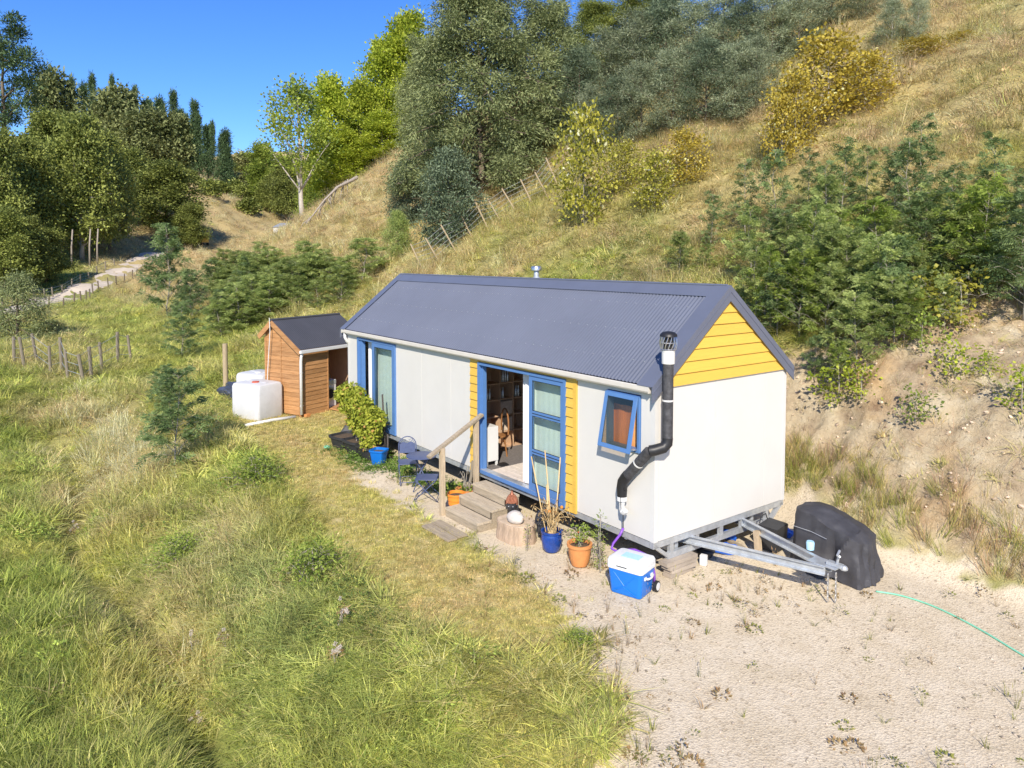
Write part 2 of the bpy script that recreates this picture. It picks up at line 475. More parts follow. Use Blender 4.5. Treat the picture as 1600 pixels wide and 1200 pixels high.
M = {}
def ground_material():
    m, nt, b = new_mat('ground')
    L = nt.links.new; N = nt.nodes.new
    def attr(n):
        a = N('ShaderNodeAttribute'); a.attribute_name = n; return a.outputs['Fac']
    tc = N('ShaderNodeTexCoord')
    def noise(s, det=6, ro=0.6):
        n = N('ShaderNodeTexNoise'); n.inputs['Scale'].default_value = s; n.inputs['Detail'].default_value = det; n.inputs['Roughness'].default_value = ro
        L(tc.outputs['Object'], n.inputs['Vector']); return n.outputs['Fac']
    def ramp(f, *st):
        r = N('ShaderNodeValToRGB')
        while len(r.color_ramp.elements) < len(st): r.color_ramp.elements.new(0.5)
        for e, (p, c) in zip(r.color_ramp.elements, st): e.position = p; e.color = (*c, 1)
        L(f, r.inputs['Fac']); return r.outputs['Color']
    def mix(f, a, c2):
        x = N('ShaderNodeMix'); x.data_type = 'RGBA'
        L(f, x.inputs[0]); L(a, x.inputs[6]); L(c2, x.inputs[7]); return x.outputs[2]
    def mul(a, c2):
        x = N('ShaderNodeMix'); x.data_type = 'RGBA'; x.blend_type = 'MULTIPLY'; x.inputs[0].default_value = 1
        L(a, x.inputs[6]); L(c2, x.inputs[7]); return x.outputs[2]
    fine = noise(38, 8, 0.75); mid = noise(5, 6); big = noise(0.9, 5)
    green = ramp(mid, (0.3, (0.15, 0.18, 0.04)), (0.7, (0.27, 0.30, 0.08)))
    straw = ramp(mid, (0.3, (0.36, 0.28, 0.13)), (0.7, (0.54, 0.43, 0.21)))
    grass = mix(attr('dry'), green, straw)
    mow = ramp(noise(3.2, 7, 0.7), (0.32, (0.28, 0.30, 0.08)), (0.5, (0.48, 0.41, 0.17)), (0.68, (0.60, 0.49, 0.25)))
    grass = mix(attr('mown'), grass, mow)
    grass = mul(grass, ramp(fine, (0.25, (0.62, 0.62, 0.62)), (0.7, (1.12, 1.12, 1.12))))
    clay = ramp(noise(1.7, 8, 0.68), (0.30, (0.31, 0.22, 0.14)), (0.42, (0.50, 0.39, 0.255)), (0.54, (0.60, 0.49, 0.32)), (0.70, (0.68, 0.59, 0.43)))
    rust = ramp(noise(0.55, 5), (0.52, (1, 1, 1)), (0.70, (1.0, 0.84, 0.66)))
    clay = mul(mul(clay, rust), ramp(noise(11, 9, 0.85), (0.33, (0.48, 0.45, 0.42)), (0.46, (1.12, 1.12, 1.12))))
    grav = ramp(noise(1.4, 7, 0.6), (0.3, (0.53, 0.445, 0.315)), (0.52, (0.59, 0.505, 0.375)), (0.75, (0.635, 0.555, 0.43)))
    vor = N('ShaderNodeTexVoronoi'); vor.inputs['Scale'].default_value = 42
    L(tc.outputs['Object'], vor.inputs['Vector'])
    peb = ramp(vor.outputs['Color'], (0.12, (0.72, 0.70, 0.68)), (0.32, (0.98, 0.98, 0.97)), (0.9, (1.06, 1.06, 1.06)))
    grav = mul(grav, peb)
    grav = mul(grav, ramp(noise(9, 8, 0.75), (0.28, (0.80, 0.76, 0.70)), (0.48, (1.02, 1.02, 1.02))))
    col = mix(attr('clay'), grass, clay)
    col = mix(attr('gravel'), col, grav)
    L(col, b.inputs['Base Color'])
    b.inputs['Roughness'].default_value = 0.95
    b.inputs['Specular IOR Level'].default_value = 0.1
    bp = N('ShaderNodeBump'); bp.inputs['Strength'].default_value = 0.45; bp.inputs['Distance'].default_value = 0.035
    hv = N('ShaderNodeMix'); hv.data_type = 'FLOAT'
    crumb = N('ShaderNodeMath'); crumb.operation = 'MULTIPLY'; crumb.inputs[1].default_value = 3.0; L(noise(9, 10, 0.8), crumb.inputs[0])
    L(attr('clay'), hv.inputs[0]); L(vor.outputs['Distance'], hv.inputs[2]); L(crumb.outputs[0], hv.inputs[3])
    hsum = N('ShaderNodeMath'); hsum.operation = 'ADD'
    L(fine, hsum.inputs[0]); L(hv.outputs[0], hsum.inputs[1])
    st_ = N('ShaderNodeMapRange'); st_.inputs['To Min'].default_value = .35; st_.inputs['To Max'].default_value = 1.0
    L(attr('clay'), st_.inputs['Value']); L(st_.outputs[0], bp.inputs['Strength'])
    L(hsum.outputs[0], bp.inputs['Height']); L(bp.outputs[0], b.inputs['Normal'])
    return m
M['ground'] = ground_material()
build_ground()
# ------------------------------------------------------------------ leaves, crowns and trunks
def unit(v):
    return v / np.maximum(np.linalg.norm(v, axis=-1, keepdims=True), 1e-9)

def rand_dirs(n, g):
    return unit(g.normal(size=(n, 3)))

def leaf_quads(c, d, nrm, L, W):
    """diamond leaves: base c, direction d, facing nrm"""
    d = unit(d); s = unit(np.cross(d, nrm)); L = np.asarray(L)[..., None]; W = np.asarray(W)[..., None]
    up = np.cross(s, d)
    V = np.stack([c, c + d * L * .45 + s * W * .5 + up * W * .12, c + d * L, c + d * L * .45 - s * W * .5 + up * W * .12], 1).reshape(-1, 3)
    return V

def leaf_mesh(name, V, lv):
    n = len(V) // 4
    Q = np.arange(n * 4).reshape(n, 4)
    me = np_mesh(name, V, Q)
    at = me.attributes.new('lv', 'FLOAT', 'FACE'); at.data.foreach_set('value', np.asarray(lv, np.float32))
    return me

def tube_mesh(name, paths, radii, seg=5):
    m = MB()
    for p, r_ in zip(paths, radii): m.tube(p, r_, seg)
    me = bpy.data.meshes.new(name)
    me.from_pydata(m.v, [], m.f); me.update()
    me.polygons.foreach_set('use_smooth', [True] * len(me.polygons))
    return me

def tree_proto(seed, H, base, rad, n_limb=26, n_twig=9, n_leaf=60, L=(.12, .2), W=(.05, .09), sig=.35, rise=.5, trunk_r=.16,
               droop=0.0, bend=.25, sub=.38, up=.5, lean=(0, 0), fork=0, trunk_top=.93, flat=1.0, wood_seg=5):
    """a tapered trunk with limbs that end in twig clumps; rad(t): crown radius at relative height t"""
    g = np.random.default_rng(seed)
    ts = np.linspace(0, 1, 9)
    wob = np.cumsum(g.normal(size=(9, 2)) * bend * H * .02, 0); wob -= wob[0]
    tr = np.stack([wob[:, 0] + lean[0] * ts * H, wob[:, 1] + lean[1] * ts * H, ts * H * trunk_top], 1)
    paths = [tr]; radii = [trunk_r * (1 - .9 * ts) ** 0.9 * np.where(ts < .05, 1.25, 1) + .006]
    def trunk_at(t):
        return np.array([np.interp(t, ts, tr[:, i]) for i in range(3)])
    C = []; Dv = []; tone = []
    for i in range(n_limb):
        t = base + (1 - base) * ((i + .5) / n_limb) ** 0.92
        t = min(.985, t + g.uniform(-.03, .03))
        az = i * 2.39996 + g.uniform(-.5, .5)
        t0 = max(base * .6, t - rise * g.uniform(.12, .3) * (1 - t * .6))
        p0 = trunk_at(min(.95, t0))
        rr = rad(t) * g.uniform(.62, 1.06)
        p1 = trunk_at(t); end = np.array([p1[0] + rr * math.cos(az), p1[1] + rr * math.sin(az), t * H + rr * droop * -1])
        mid = (p0 + end) / 2 + np.array([0, 0, .12 * rr * (1 if droop <= 0 else 1.5)]) + g.normal(size=3) * .05 * rr
        limb = np.stack([p0, p0 * .55 + mid * .45, mid, mid * .5 + end * .5 + np.array([0, 0, .04 * rr]), end])
        paths.append(limb); r0 = trunk_r * (1 - .85 * t0) * .42
        radii.append(np.array([r0, r0 * .8, r0 * .6, r0 * .38, .004 + r0 * .12]))
        for j in range(n_twig):
            u = g.uniform(.30, 1.0) ** .7
            q = limb[0] + 0; k = u * 4; a = int(min(3, k)); q = limb[a] + (limb[a + 1] - limb[a]) * (k - a)
            tw = rand_dirs(1, g)[0] * np.array([1, 1, .75]); tw[2] += .12 - droop * .3
            e = q + tw * sub * (rad(t) * .6 + .25) * g.uniform(.5, 1.15)
            if j < 4: paths.append(np.stack([q, (q + e) / 2 + np.array([0, 0, .02]), e])); radii.append(np.array([.012 * H / 8 + .003, .008 * H / 8 + .002, .003]))
            n = int(n_leaf * g.uniform(.6, 1.3))
            o = g.normal(size=(n, 3)) * sig * np.array([1, 1, .72 * flat])
            cc = e * .85 + q * .15 + o
            C.append(cc); dd = unit(o * .8 + rand_dirs(n, g) * sig * 1.2 + (e - q) * .5)
            dd[:, 2] -= droop * 1.2
            Dv.append(unit(dd)); tone.append(np.full(n, g.uniform(-.34, .34)))
    C = np.concatenate(C); Dv = np.concatenate(Dv); tone = np.concatenate(tone)
    keep = C[:, 2] > base * H * .35
    C, Dv, tone = C[keep], Dv[keep], tone[keep]
    n = len(C)
    nr = rand_dirs(n, g); nr[:, 2] = np.abs(nr[:, 2]) + up; nr = unit(nr)
    V = leaf_quads(C, Dv, nr, g.uniform(L[0], L[1], n), g.uniform(W[0], W[1], n))
    lv = np.clip(.5 + tone + g.normal(size=n) * .2, 0, 1)
    return dict(leaf=leaf_mesh('crown', V, lv), wood=tube_mesh('trunk', paths, radii, wood_seg), H=H)

def frond_quads(base_pt, dirv, length, nleaf, ll, lw, g, droop=.3, nrm=(0, 0, 1)):
    """one feathery compound leaf: leaflets in pairs along a drooping rib"""
    d = unit(np.array(dirv, float)); s = unit(np.cross(d, nrm)); n_ = np.cross(s, d)
    u = (np.arange(nleaf) // 2 + .5) / (nleaf / 2)
    side = np.where(np.arange(nleaf) % 2, 1.0, -1.0)
    p = base_pt + d * (u * length)[:, None] - np.array([0, 0, 1]) * (droop * length * u ** 2)[:, None]
    ld = unit(s * side[:, None] + d * .45 + n_ * g.normal(size=(nleaf, 1)) * .25 - np.array([0, 0, .25]))
    prof = np.sin(np.pi * np.clip(u * .85 + .12, 0, 1))
    return leaf_quads(p, ld, np.tile(n_, (nleaf, 1)) + g.normal(size=(nleaf, 3)) * .3, ll * (.55 + .6 * prof), lw * np.ones(nleaf))

def sapling_proto(seed, H, spread, n_branch=26, n_frond=9, nleaf=12, fl=.20, ll=.085, lw=.020, base=.12, droop=.35, trunk_r=.022, lean=.05, top=1.0):
    """young feathery-leaved wattle: thin pale stem, level sprays of fine fronds"""
    g = np.random.default_rng(seed)
    ts = np.linspace(0, 1, 7)
    wob = np.cumsum(g.normal(size=(7, 2)) * lean * H * .25, 0); wob -= wob[0]
    tr = np.stack([wob[:, 0], wob[:, 1], ts * H], 1)
    paths = [tr]; radii = [trunk_r * (1 - .85 * ts)]
    Vs = []; tone = []
    for i in range(n_branch):
        t = base + (1.0 - base) * (i + g.uniform(0, .8)) / n_branch
        az = i * 2.4 + g.uniform(-.6, .6)
        p0 = np.array([np.interp(t, ts, tr[:, k]) for k in range(3)])
        ln = spread * (1.05 - t * .75 * top) * g.uniform(.6, 1.15)
        dv = np.array([math.cos(az), math.sin(az), g.uniform(.15, 1.15)])
        end = p0 + dv * ln; mid = (p0 + end) / 2 + np.array([0, 0, .08 * ln])
        end[2] -= droop * ln * .5
        paths.append(np.stack([p0, mid, end])); radii.append(np.array([trunk_r * .35, trunk_r * .22, .002]))
        tn = g.uniform(-.25, .25)
        for j in range(n_frond):
            u = g.uniform(.22, 1.02)
            q = (1 - u) ** 2 * p0 + 2 * u * (1 - u) * mid + u * u * end
            fd = unit(end - p0) * .5 + np.array([math.cos(az + 1.57), math.sin(az + 1.57), 0]) * g.uniform(-1.2, 1.2) + np.array([0, 0, g.uniform(-.5, .9)])
            f = fl * g.uniform(.65, 1.25)
            Vs.append(frond_quads(q, fd, f, nleaf, ll, lw, g, droop, nrm=unit(np.array([g.normal() * .7, g.normal() * .7, 1]))))
            tone.append(np.full(nleaf, .5 + tn + g.normal() * .15))
    V = np.concatenate(Vs); lv = np.clip(np.concatenate(tone) + g.normal(size=len(V) // 4) * .08, 0, 1)
    return dict(leaf=leaf_mesh('crown', V, lv), wood=tube_mesh('trunk', paths, radii, 5), H=H)

def plant(name, proto, leafm, woodm, loc, scale=1.0, rz=0.0, label=None, cat='tree', group=None, sxy=1.0, tilt=(0, 0)):
    """one plant: Empty at its foot with trunk and crown as parts; alike plants share mesh data"""
    o = empty(name, loc, 0, label, cat, group)
    o.rotation_euler = (tilt[0], tilt[1], rz)
    o.scale = (scale * sxy, scale * sxy, scale)
    for nm, me, mt in (('trunk', proto['wood'], woodm), ('crown', proto['leaf'], leafm)):
        key = (me.name, mt.name)
        if key not in _mcache:
            m2 = me.copy() if len(me.materials) else me
            if len(me.materials): m2.materials.clear()
            m2.materials.append(mt); _mcache[key] = m2
        c = bpy.data.objects.new(nm, _mcache[key]); COL.objects.link(c); c.parent = o
    return o
_mcache = {}

M['bark'] = mat('bark', (0.16, 0.125, 0.09), 0.9, var=0.3, scale=8, bump=0.4)
M['bark_pale'] = mat('pale_bark', (0.42, 0.38, 0.33), 0.85, var=0.2, scale=6, bump=0.3)
M['bark_thin'] = mat('sapling_stem', (0.30, 0.27, 0.22), 0.8, var=0.2)
M['leaf_wattle'] = leaf_mat('wattle_leaf', (0.060, 0.110, 0.040), (0.24, 0.32, 0.115), .30)
M['leaf_wattle_fine'] = leaf_mat('sapling_leaf', (0.12, 0.185, 0.045), (0.50, 0.57, 0.19), .42, objvar=.18)
M['leaf_olive'] = leaf_mat('olive_leaf', (0.072, 0.100, 0.034), (0.385, 0.43, 0.19), .25, objvar=.08)
M['leaf_grey'] = leaf_mat('grey_wattle_leaf', (0.115, 0.150, 0.080), (0.46, 0.51, 0.32), .28, objvar=.14)
M['leaf_bluegreen'] = leaf_mat('bluegreen_leaf', (0.050, 0.080, 0.045), (0.25, 0.315, 0.19), .25, objvar=.1)
M['leaf_poplar'] = leaf_mat('poplar_leaf', (0.20, 0.28, 0.022), (0.56, 0.61, 0.075), .42, objvar=.12)
M['leaf_lone'] = leaf_mat('young_poplar_leaf', (0.152, 0.228, 0.041), (0.414, 0.483, 0.083), .42)
M['leaf_dark'] = leaf_mat('dark_leaf', (0.060, 0.085, 0.018), (0.36, 0.40, 0.10), .30, objvar=.15)
M['leaf_pine'] = leaf_mat('pine_needle', (0.028, 0.060, 0.028), (0.14, 0.21, 0.085), .12, objvar=.12)
M['leaf_gum'] = leaf_mat('gum_leaf', (0.070, 0.095, 0.030), (0.30, 0.325, 0.13), .22, objvar=.12)
M['leaf_yellow'] = leaf_mat('yellow_shrub_leaf', (0.265, 0.198, 0.026), (0.608, 0.489, 0.079), .35, objvar=.1, third=(0.700, 0.688, 0.344))
M['leaf_yellowgreen'] = leaf_mat('yellow_green_shrub_leaf', (0.171, 0.185, 0.026), (0.529, 0.489, 0.079), .35, objvar=.12, third=(0.700, 0.700, 0.450))
M['leaf_tub'] = leaf_mat('tub_plant_leaf', (0.16, 0.22, 0.02), (0.60, 0.62, 0.09), .38, third=(0.575, 0.322, 0.115))
M['leaf_weed'] = leaf_mat('weed_leaf', (0.133, 0.200, 0.034), (0.347, 0.426, 0.080), .35)
M['leaf_dead'] = leaf_mat('dry_leaf', (0.22, 0.13, 0.05), (0.50, 0.36, 0.17), .3)
M['leaf_bush'] = leaf_mat('far_bush_leaf', (0.142, 0.160, 0.056), (0.374, 0.366, 0.160), .2, objvar=.25)
# ------------------------------------------------------------------ materials of the built things
M['white_panel'] = mat('white_panel', (0.595, 0.583, 0.553), 0.45, var=0.03, scale=1.3, bump=0.03, bscale=4)
M['white_trim'] = mat('white_trim', (0.58, 0.575, 0.555), 0.4, var=0.03)
M['gutter'] = mat('gutter', (0.58, 0.55, 0.50), 0.4, var=0.05)
M['yellow'] = mat('yellow_paint', (0.66, 0.42, 0.075), 0.5, var=0.05, scale=3, bump=0.12, bscale=30, stretch=(1, 1, 8), objvar=0.04)
M['blue_frame'] = mat('blue_frame', (0.085, 0.19, 0.42), 0.38, var=0.05)
M['roof'] = mat('roof_steel', (0.118, 0.131, 0.172), 0.40, var=0.07, scale=0.9, spec=0.5)
M['roof_trim'] = mat('roof_trim', (0.115, 0.129, 0.176), 0.38, var=0.06, scale=2, spec=0.5)
M['galv'] = mat('galvanised', (0.50, 0.53, 0.56), 0.42, metal=0.55, var=0.18, scale=9, bump=0.05)
M['dark'] = mat('dark_gap', (0.02, 0.02, 0.02), 0.9)
M['lining'] = mat('lining', (0.66, 0.62, 0.56), 0.8, var=0.1)
M['carpet'] = mat('carpet', (0.15, 0.135, 0.13), 0.95, var=0.25, scale=25, bump=0.3)
M['seal'] = mat('rubber_seal', (0.02, 0.022, 0.025), 0.6)
M['glass'] = glass_mat('window_glass', (0.90, 0.96, 0.93))
M['glass_frost'] = glass_mat('bathroom_glass', (0.80, 0.72, 0.62), rough=0.12)
M['pipe_wrap'] = mat('pipe_wrap', (0.055, 0.055, 0.06), 0.6, var=0.5, scale=14, bump=0.5, bscale=35)
M['black_plastic'] = mat('black_plastic', (0.018, 0.018, 0.02), 0.45, var=0.2)
M['white_plastic'] = mat('white_plastic', (0.62, 0.62, 0.61), 0.4, var=0.03)
M['chrome'] = mat('bare_steel', (0.62, 0.62, 0.62), 0.3, metal=0.9, var=0.1)

HL, HW = 10.806, 3.325                       # house length and width
def zz(h): return ZB + h
EY, EZ, RY, RZ = -0.1156, 2.341, HW / 2, 3.764
TAN = (RZ - EZ) / (RY - EY)
def roofz(y): return RZ - abs(y - RY) * TAN

house = empty('tiny_house', (0, 0, 0), label='white panelled tiny house on a galvanised trailer with a blue grey roof and yellow boards', cat='tiny house')

# wall panels, each a piece of its own
def panel(x0, x1, z0, z1, y0=0.0, y1=0.05):
    MB().box(x0 + .002, x1 - .002, y0, y1, zz(z0), zz(z1)).build('wall_panel', M['white_panel'], house, bevel=0.003)
WT = 2.36
panel(-HL + 0.05, -10.17, 0, WT)
for a, b in ((-8.10, -6.88), (-6.88, -5.66), (-5.66, -4.90)): panel(a, b, 0, WT)
MB().box(-10.17, -8.10, 0, .05, zz(2.19), zz(WT)).build('wall_panel', M['white_panel'], house)
m = MB()                                     # panel with the bathroom window cut out
for x0, x1, z0, z1 in ((-1.695, -0.995, 0, WT), (-0.275, -0.082, 0, WT), (-0.995, -0.275, 0, 1.275), (-0.995, -0.275, 2.165, WT)):
    m.box(x0, x1, 0, .05, zz(z0), zz(z1))
m.build('wall_panel', M['white_panel'], house)
# end wall panels, back and far walls
for a, b in ((0.082, 1.40), (1.40, 2.72), (2.72, HW - .06)):
    MB().box(-.05, 0, a + .002, b - .002, zz(0), zz(2.3)).build('wall_panel', M['white_panel'], house, bevel=0.003)
for k in range(9):
    x0 = -HL + 0.05 + k * (HL - 0.1) / 9
    MB().box(x0 + .002, x0 + (HL - 0.1) / 9 - .002, HW - .05, HW, zz(0), zz(WT)).build('wall_panel', M['white_panel'], house)
for a, b in ((0.06, 1.2), (1.2, 2.3), (2.3, HW - .06)):
    MB().box(-HL, -HL + .05, a + .002, b - .002, zz(0), zz(2.3)).build('wall_panel', M['white_panel'], house)
for sx in (0, 1):
    for sy in (0, 1):
        X = -HL if sx else 0; Y = HW if sy else 0
        dx = 1 if sx else -1; dy = -1 if sy else 1
        p = [(X - dx * .004, Y - dy * .004), (X + dx * .08, Y - dy * .004), (X + dx * .08, Y + dy * .045), (X + dx * .045, Y + dy * .045), (X + dx * .045, Y + dy * .08), (X - dx * .004, Y + dy * .08)]
        MB().prism(p, 'z', zz(-0.005), zz(2.302)).build('corner_trim', M['white_trim'], house)
# inner lining of the walls, floor and ceiling
m = MB()
for x0, x1, z0, z1 in ((-HL + .06, -10.17, 0, WT), (-8.10, -4.60, 0, WT), (-1.95, -0.995, 0, WT), (-0.275, -0.06, 0, WT), (-10.17, -8.10, 2.2, WT), (-4.60, -1.95, 2.2, WT), (-0.995, -0.275, 0, 1.27), (-0.995, -0.275, 2.17, WT)):
    m.box(x0, x1, .053, .10, zz(z0), zz(z1))
m.box(-HL + .06, -.06, HW - .10, HW - .053, zz(0), zz(WT))
m.box(-.10, -.053, .1, HW - .1, zz(0), zz(WT)).box(-HL + .053, -HL + .10, .1, HW - .1, zz(0), zz(WT))
m.box(-HL + .1, -.1, .1, HW - .1, zz(2.37), zz(2.40))
m.box(-1.62, -1.58, .1, HW - .1, zz(0.03), zz(2.36)).box(-7.6, -7.56, 1.2, HW - .1, zz(0.03), zz(2.36))
m.build('inner_lining', M['lining'], house)
MB().box(-HL + .1, -.1, .1, HW - .1, zz(-.02), zz(0.03)).build('carpet', M['carpet'], house)

# yellow weatherboards beside and above the sliding door
def wboard(x0, x1, z0, z1):
    p = [(0.004, zz(z0)), (-.034, zz(z0)), (-.008, zz(z1)), (0.004, zz(z1))]
    MB().prism(p, 'x', x0, x1).build('weatherboard', M['yellow'], house)
bh = 0.1615
for k in range(14):
    z0 = -0.045 + k * bh
    wboard(-4.895, -4.60, z0, z0 + bh + .012)
    wboard(-1.965, -1.785, z0, z0 + bh + .012)
wboard(-4.895, -1.785, 2.205, 2.36)
MB().box(-1.785, -1.70, -.03, 0.02, zz(-.045), zz(2.36)).build('yellow_trim', M['yellow'], house)
MB().box(-4.60, -1.965, .0, .05, zz(2.18), zz(2.36)).box(-4.90, -4.60, .006, .05, zz(-.02), zz(2.2)).box(-1.965, -1.70, .006, .05, zz(-.02), zz(2.2)).build('yellow_backing', M['yellow'], house)
# yellow gable boards on the end wall
gb = 0.176
for sx, X, d in ((1, 0.0, 1), (0, -HL, -1)):
    k = 0; z0 = 2.303
    while z0 < RZ - 0.10:
        z1 = min(z0 + gb + .012, RZ - 0.06)
        def yl(z): return max(0.0, RY - (RZ - 0.045 - z) / TAN)
        a0, a1 = yl(z0), yl(z1)
        pts = []
        for z_, o_, a_ in ((z0, .034, a0), (z1, .008, a1)):
            pts += [(X - d * .03, a_, zz(z_)), (X + d * o_, a_, zz(z_)), (X + d * o_, HW - a_, zz(z_)), (X - d * .03, HW - a_, zz(z_))]
        MB().hexa(pts).build('gable_board', M['yellow'], house)
        z0 += gb; k += 1

# roof: two corrugated sheets, ridge cap, barges, gutter
def roof_sheet(front):
    x0, x1 = -HL - 0.14, -0.12
    n = int((x1 - x0) / 0.076) * 6
    xs = np.linspace(x0, x1, n + 1)
    off = 0.0105 * np.cos(2 * np.pi * (xs - x0) / 0.076)
    nrm = np.array([0, -TAN, 1.0]) if front else np.array([0, TAN, 1.0])
    nrm /= np.linalg.norm(nrm)
    ya = -0.085 if front else HW + 0.085
    yb = RY - 0.06 if front else RY + 0.06
    V = []
    for y in (ya, yb):
        base = np.stack([xs, np.full(n + 1, y), np.full(n + 1, zz(roofz(y)) - .012)], 1)
        V.append(base + off[:, None] * nrm)
    V = np.concatenate(V)
    i = np.arange(n)
    Q = np.stack([i, i + 1, n + 2 + i, n + 1 + i], 1) if front else np.stack([i + 1, i, n + 1 + i, n + 2 + i], 1)
    o = link_mesh('roof_sheet', np_mesh('roof_sheet', V, Q), M['roof'], house, smooth=True)
    return o
roof_sheet(True); roof_sheet(False)
def slope_pt(y, up): # point `up` metres above the roof plane, measured vertically
    return (y, zz(roofz(y)) + up)
m = MB()
m.prism([slope_pt(-.06, -.06), slope_pt(RY, -.06), slope_pt(RY, -.035), slope_pt(-.06, -.035)], 'x', -HL - .05, -0.03)
m.prism([slope_pt(RY, -.06), slope_pt(HW + .06, -.06), slope_pt(HW + .06, -.035), slope_pt(RY, -.035)], 'x', -HL - .05, -0.03)
m.build('roof_deck', M['dark'], house)
cy_ = 0.21
m = MB()
m.prism([slope_pt(RY - cy_, .010), slope_pt(RY, .012), slope_pt(RY, .020), slope_pt(RY - cy_, .014)], 'x', -HL - .15, -.121)
m.prism([slope_pt(RY, .012), slope_pt(RY + cy_, .010), slope_pt(RY + cy_, .014), slope_pt(RY, .020)], 'x', -HL - .15, -.121)
m.tube([(-HL - .15, RY, zz(RZ) + .018), (-.0, RY, zz(RZ) + .018)], .022, 8)
m.build('ridge_cap', M['roof_trim'], house)
for X0, X1, XF in ((-0.245, 0.062, 0.062), (-HL - .21, -HL + .06, -HL - .21)):
    for s in (0, 1):
        ya, yb = (-.135, RY) if s == 0 else (RY, HW + .135)
        m = MB()
        m.prism([slope_pt(ya, .014), slope_pt(yb, .014), slope_pt(yb, .026), slope_pt(ya, .026)], 'x', X0, X1)
        fx = (XF - .014, XF + .004) if XF > -1 else (XF - .004, XF + .014)
        m.prism([slope_pt(ya, -.225), slope_pt(yb, -.225), slope_pt(yb, .0255), slope_pt(ya, .0255)], 'x', *fx)
        fx2 = (XF + .004, XF + .011) if XF > -1 else (XF - .011, XF - .004)
        m.prism([slope_pt(ya, -.085), slope_pt(yb, -.085), slope_pt(yb, -.073), slope_pt(ya, -.073)], 'x', *fx2)
        m.build('barge_flashing', M['roof_trim'], house)
gx0, gx1 = -HL - .13, -0.02
p = [(-.030, zz(2.245)), (-.118, zz(2.245)), (-.132, zz(2.27)), (-.132, zz(2.335)), (-.122, zz(2.345)), (-.112, zz(2.335)), (-.112, zz(2.275)), (-.030, zz(2.265))]
MB().prism(p, 'x', gx0, gx1).box(gx1 - .006, gx1 + .004, -.134, -.028, zz(2.243), zz(2.347)).box(gx0 - .004, gx0 + .006, -.134, -.028, zz(2.243), zz(2.347)).build('gutter', M['gutter'], house)
MB().box(gx0, gx1, -.028, -.002, zz(2.20), zz(2.355)).build('fascia', M['gutter'], house)
MB().tube([(-HL - .02, -.075, zz(2.25)), (-HL - .02, -.075, zz(2.13)), (-HL + 0.0, -.03, zz(2.03)), (-HL - .03, .02, zz(1.98)), (-HL - .20, .10, zz(1.93))], .04, 10).build('downpipe', M['white_plastic'], house, smooth=True)
# screws along the laps of the roof
m = MB()
for row in (0.25, 0.75, 1.25):
    for k in range(0, 140, 3):
        x = -HL - 0.14 + (k + 0.0) * 0.076
        y = row; c = (x, y, zz(roofz(y)) + .004)
        m.box(x - .006, x + .006, y - .006, y + .006, c[2] - .004, c[2] + .006)
tag(m.build('roof_screws', M['galv'], house), kind='stuff')
# flue on the far slope
VX, VY = -5.45, 2.12
b0 = zz(roofz(VY)) + .14
m = MB().lathe([(.15, -.12), (.15, .13), (.145, .17), (.06, .27), (.06, .36), (.052, .40)], (VX, VY, b0), 20)
fl = m.build('roof_flue', M['galv'], house, autosmooth=40)
MB().lathe([(.075, 0), (.118, .02), (.122, .085), (.10, .115), (.02, .125)], (VX, VY, b0 + .39), 20).build('flue_cowl', M['chrome'], fl, autosmooth=40)

# --- sliding door
def frame_rect(m, x0, x1, z0, z1, w_, y0, y1, wl=None, wr=None, wt=None, wb=None):
    wl = wl or w_; wr = wr or w_; wt = wt or w_; wb = wb or w_
    m.box(x0, x0 + wl, y0, y1, zz(z0), zz(z1)); m.box(x1 - wr, x1, y0, y1, zz(z0), zz(z1))
    m.box(x0 + wl, x1 - wr, y0, y1, zz(z1 - wt), zz(z1)); m.box(x0 + wl, x1 - wr, y0, y1, zz(z0), zz(z0 + wb))
    return m
door = MB()
frame_rect(door, -4.60, -1.965, -.015, 2.18, .055, -.05, .12, wb=.06)
door.box(-4.545, -4.50, .02, .11, zz(.045), zz(2.12))
door.box(-2.02 - .0, -4.545, -.075, -.05, zz(-.02), zz(.02)) if False else None
door = door.build('sliding_door', M['blue_frame'], house, bevel=0.004)
MB().box(-4.54, -2.03, -.02, .11, zz(.0455), zz(.058)).build('door_track', M['galv'], door)
lf = MB(); x0, x1 = -2.965, -2.022
frame_rect(lf, x0, x1, .06, 2.12, .08, -.030, .012, wl=.085, wb=.13, wt=.075)
for zc in (1.455, 0.765): lf.box(x0 + .085, x1 - .08, -.030, .012, zz(zc - .045), zz(zc + .045))
leaf = lf.build('door_leaf', M['blue_frame'], house, bevel=0.003)
lf = MB(); frame_rect(lf, -3.03, -2.95, .06, 2.12, .03, .018, .055); lf.box(-3.0, -2.98, .018, .055, zz(.09), zz(2.09))
lf.build('door_stile', M['blue_frame'], house)
for z0, z1 in ((.19, .72), (.81, 1.41), (1.50, 2.045)):
    MB().box(x0 + .085, x1 - .08, -.012, -.006, zz(z0), zz(z1)).build('pane', M['glass'], leaf)
sl_ = MB()
for z0, z1 in ((.19, .72), (.81, 1.41), (1.50, 2.045)): frame_rect(sl_, x0 + .085, x1 - .08, z0, z1, .010, -.022, -.013)
sl_.build('glazing_seal', M['seal'], leaf)
for zc in (1.455, 0.765): MB().box(x0 + .09, x1 - .085, -.034, -.030, zz(zc - .006), zz(zc + .006)).build('transom_groove', M['seal'], leaf)
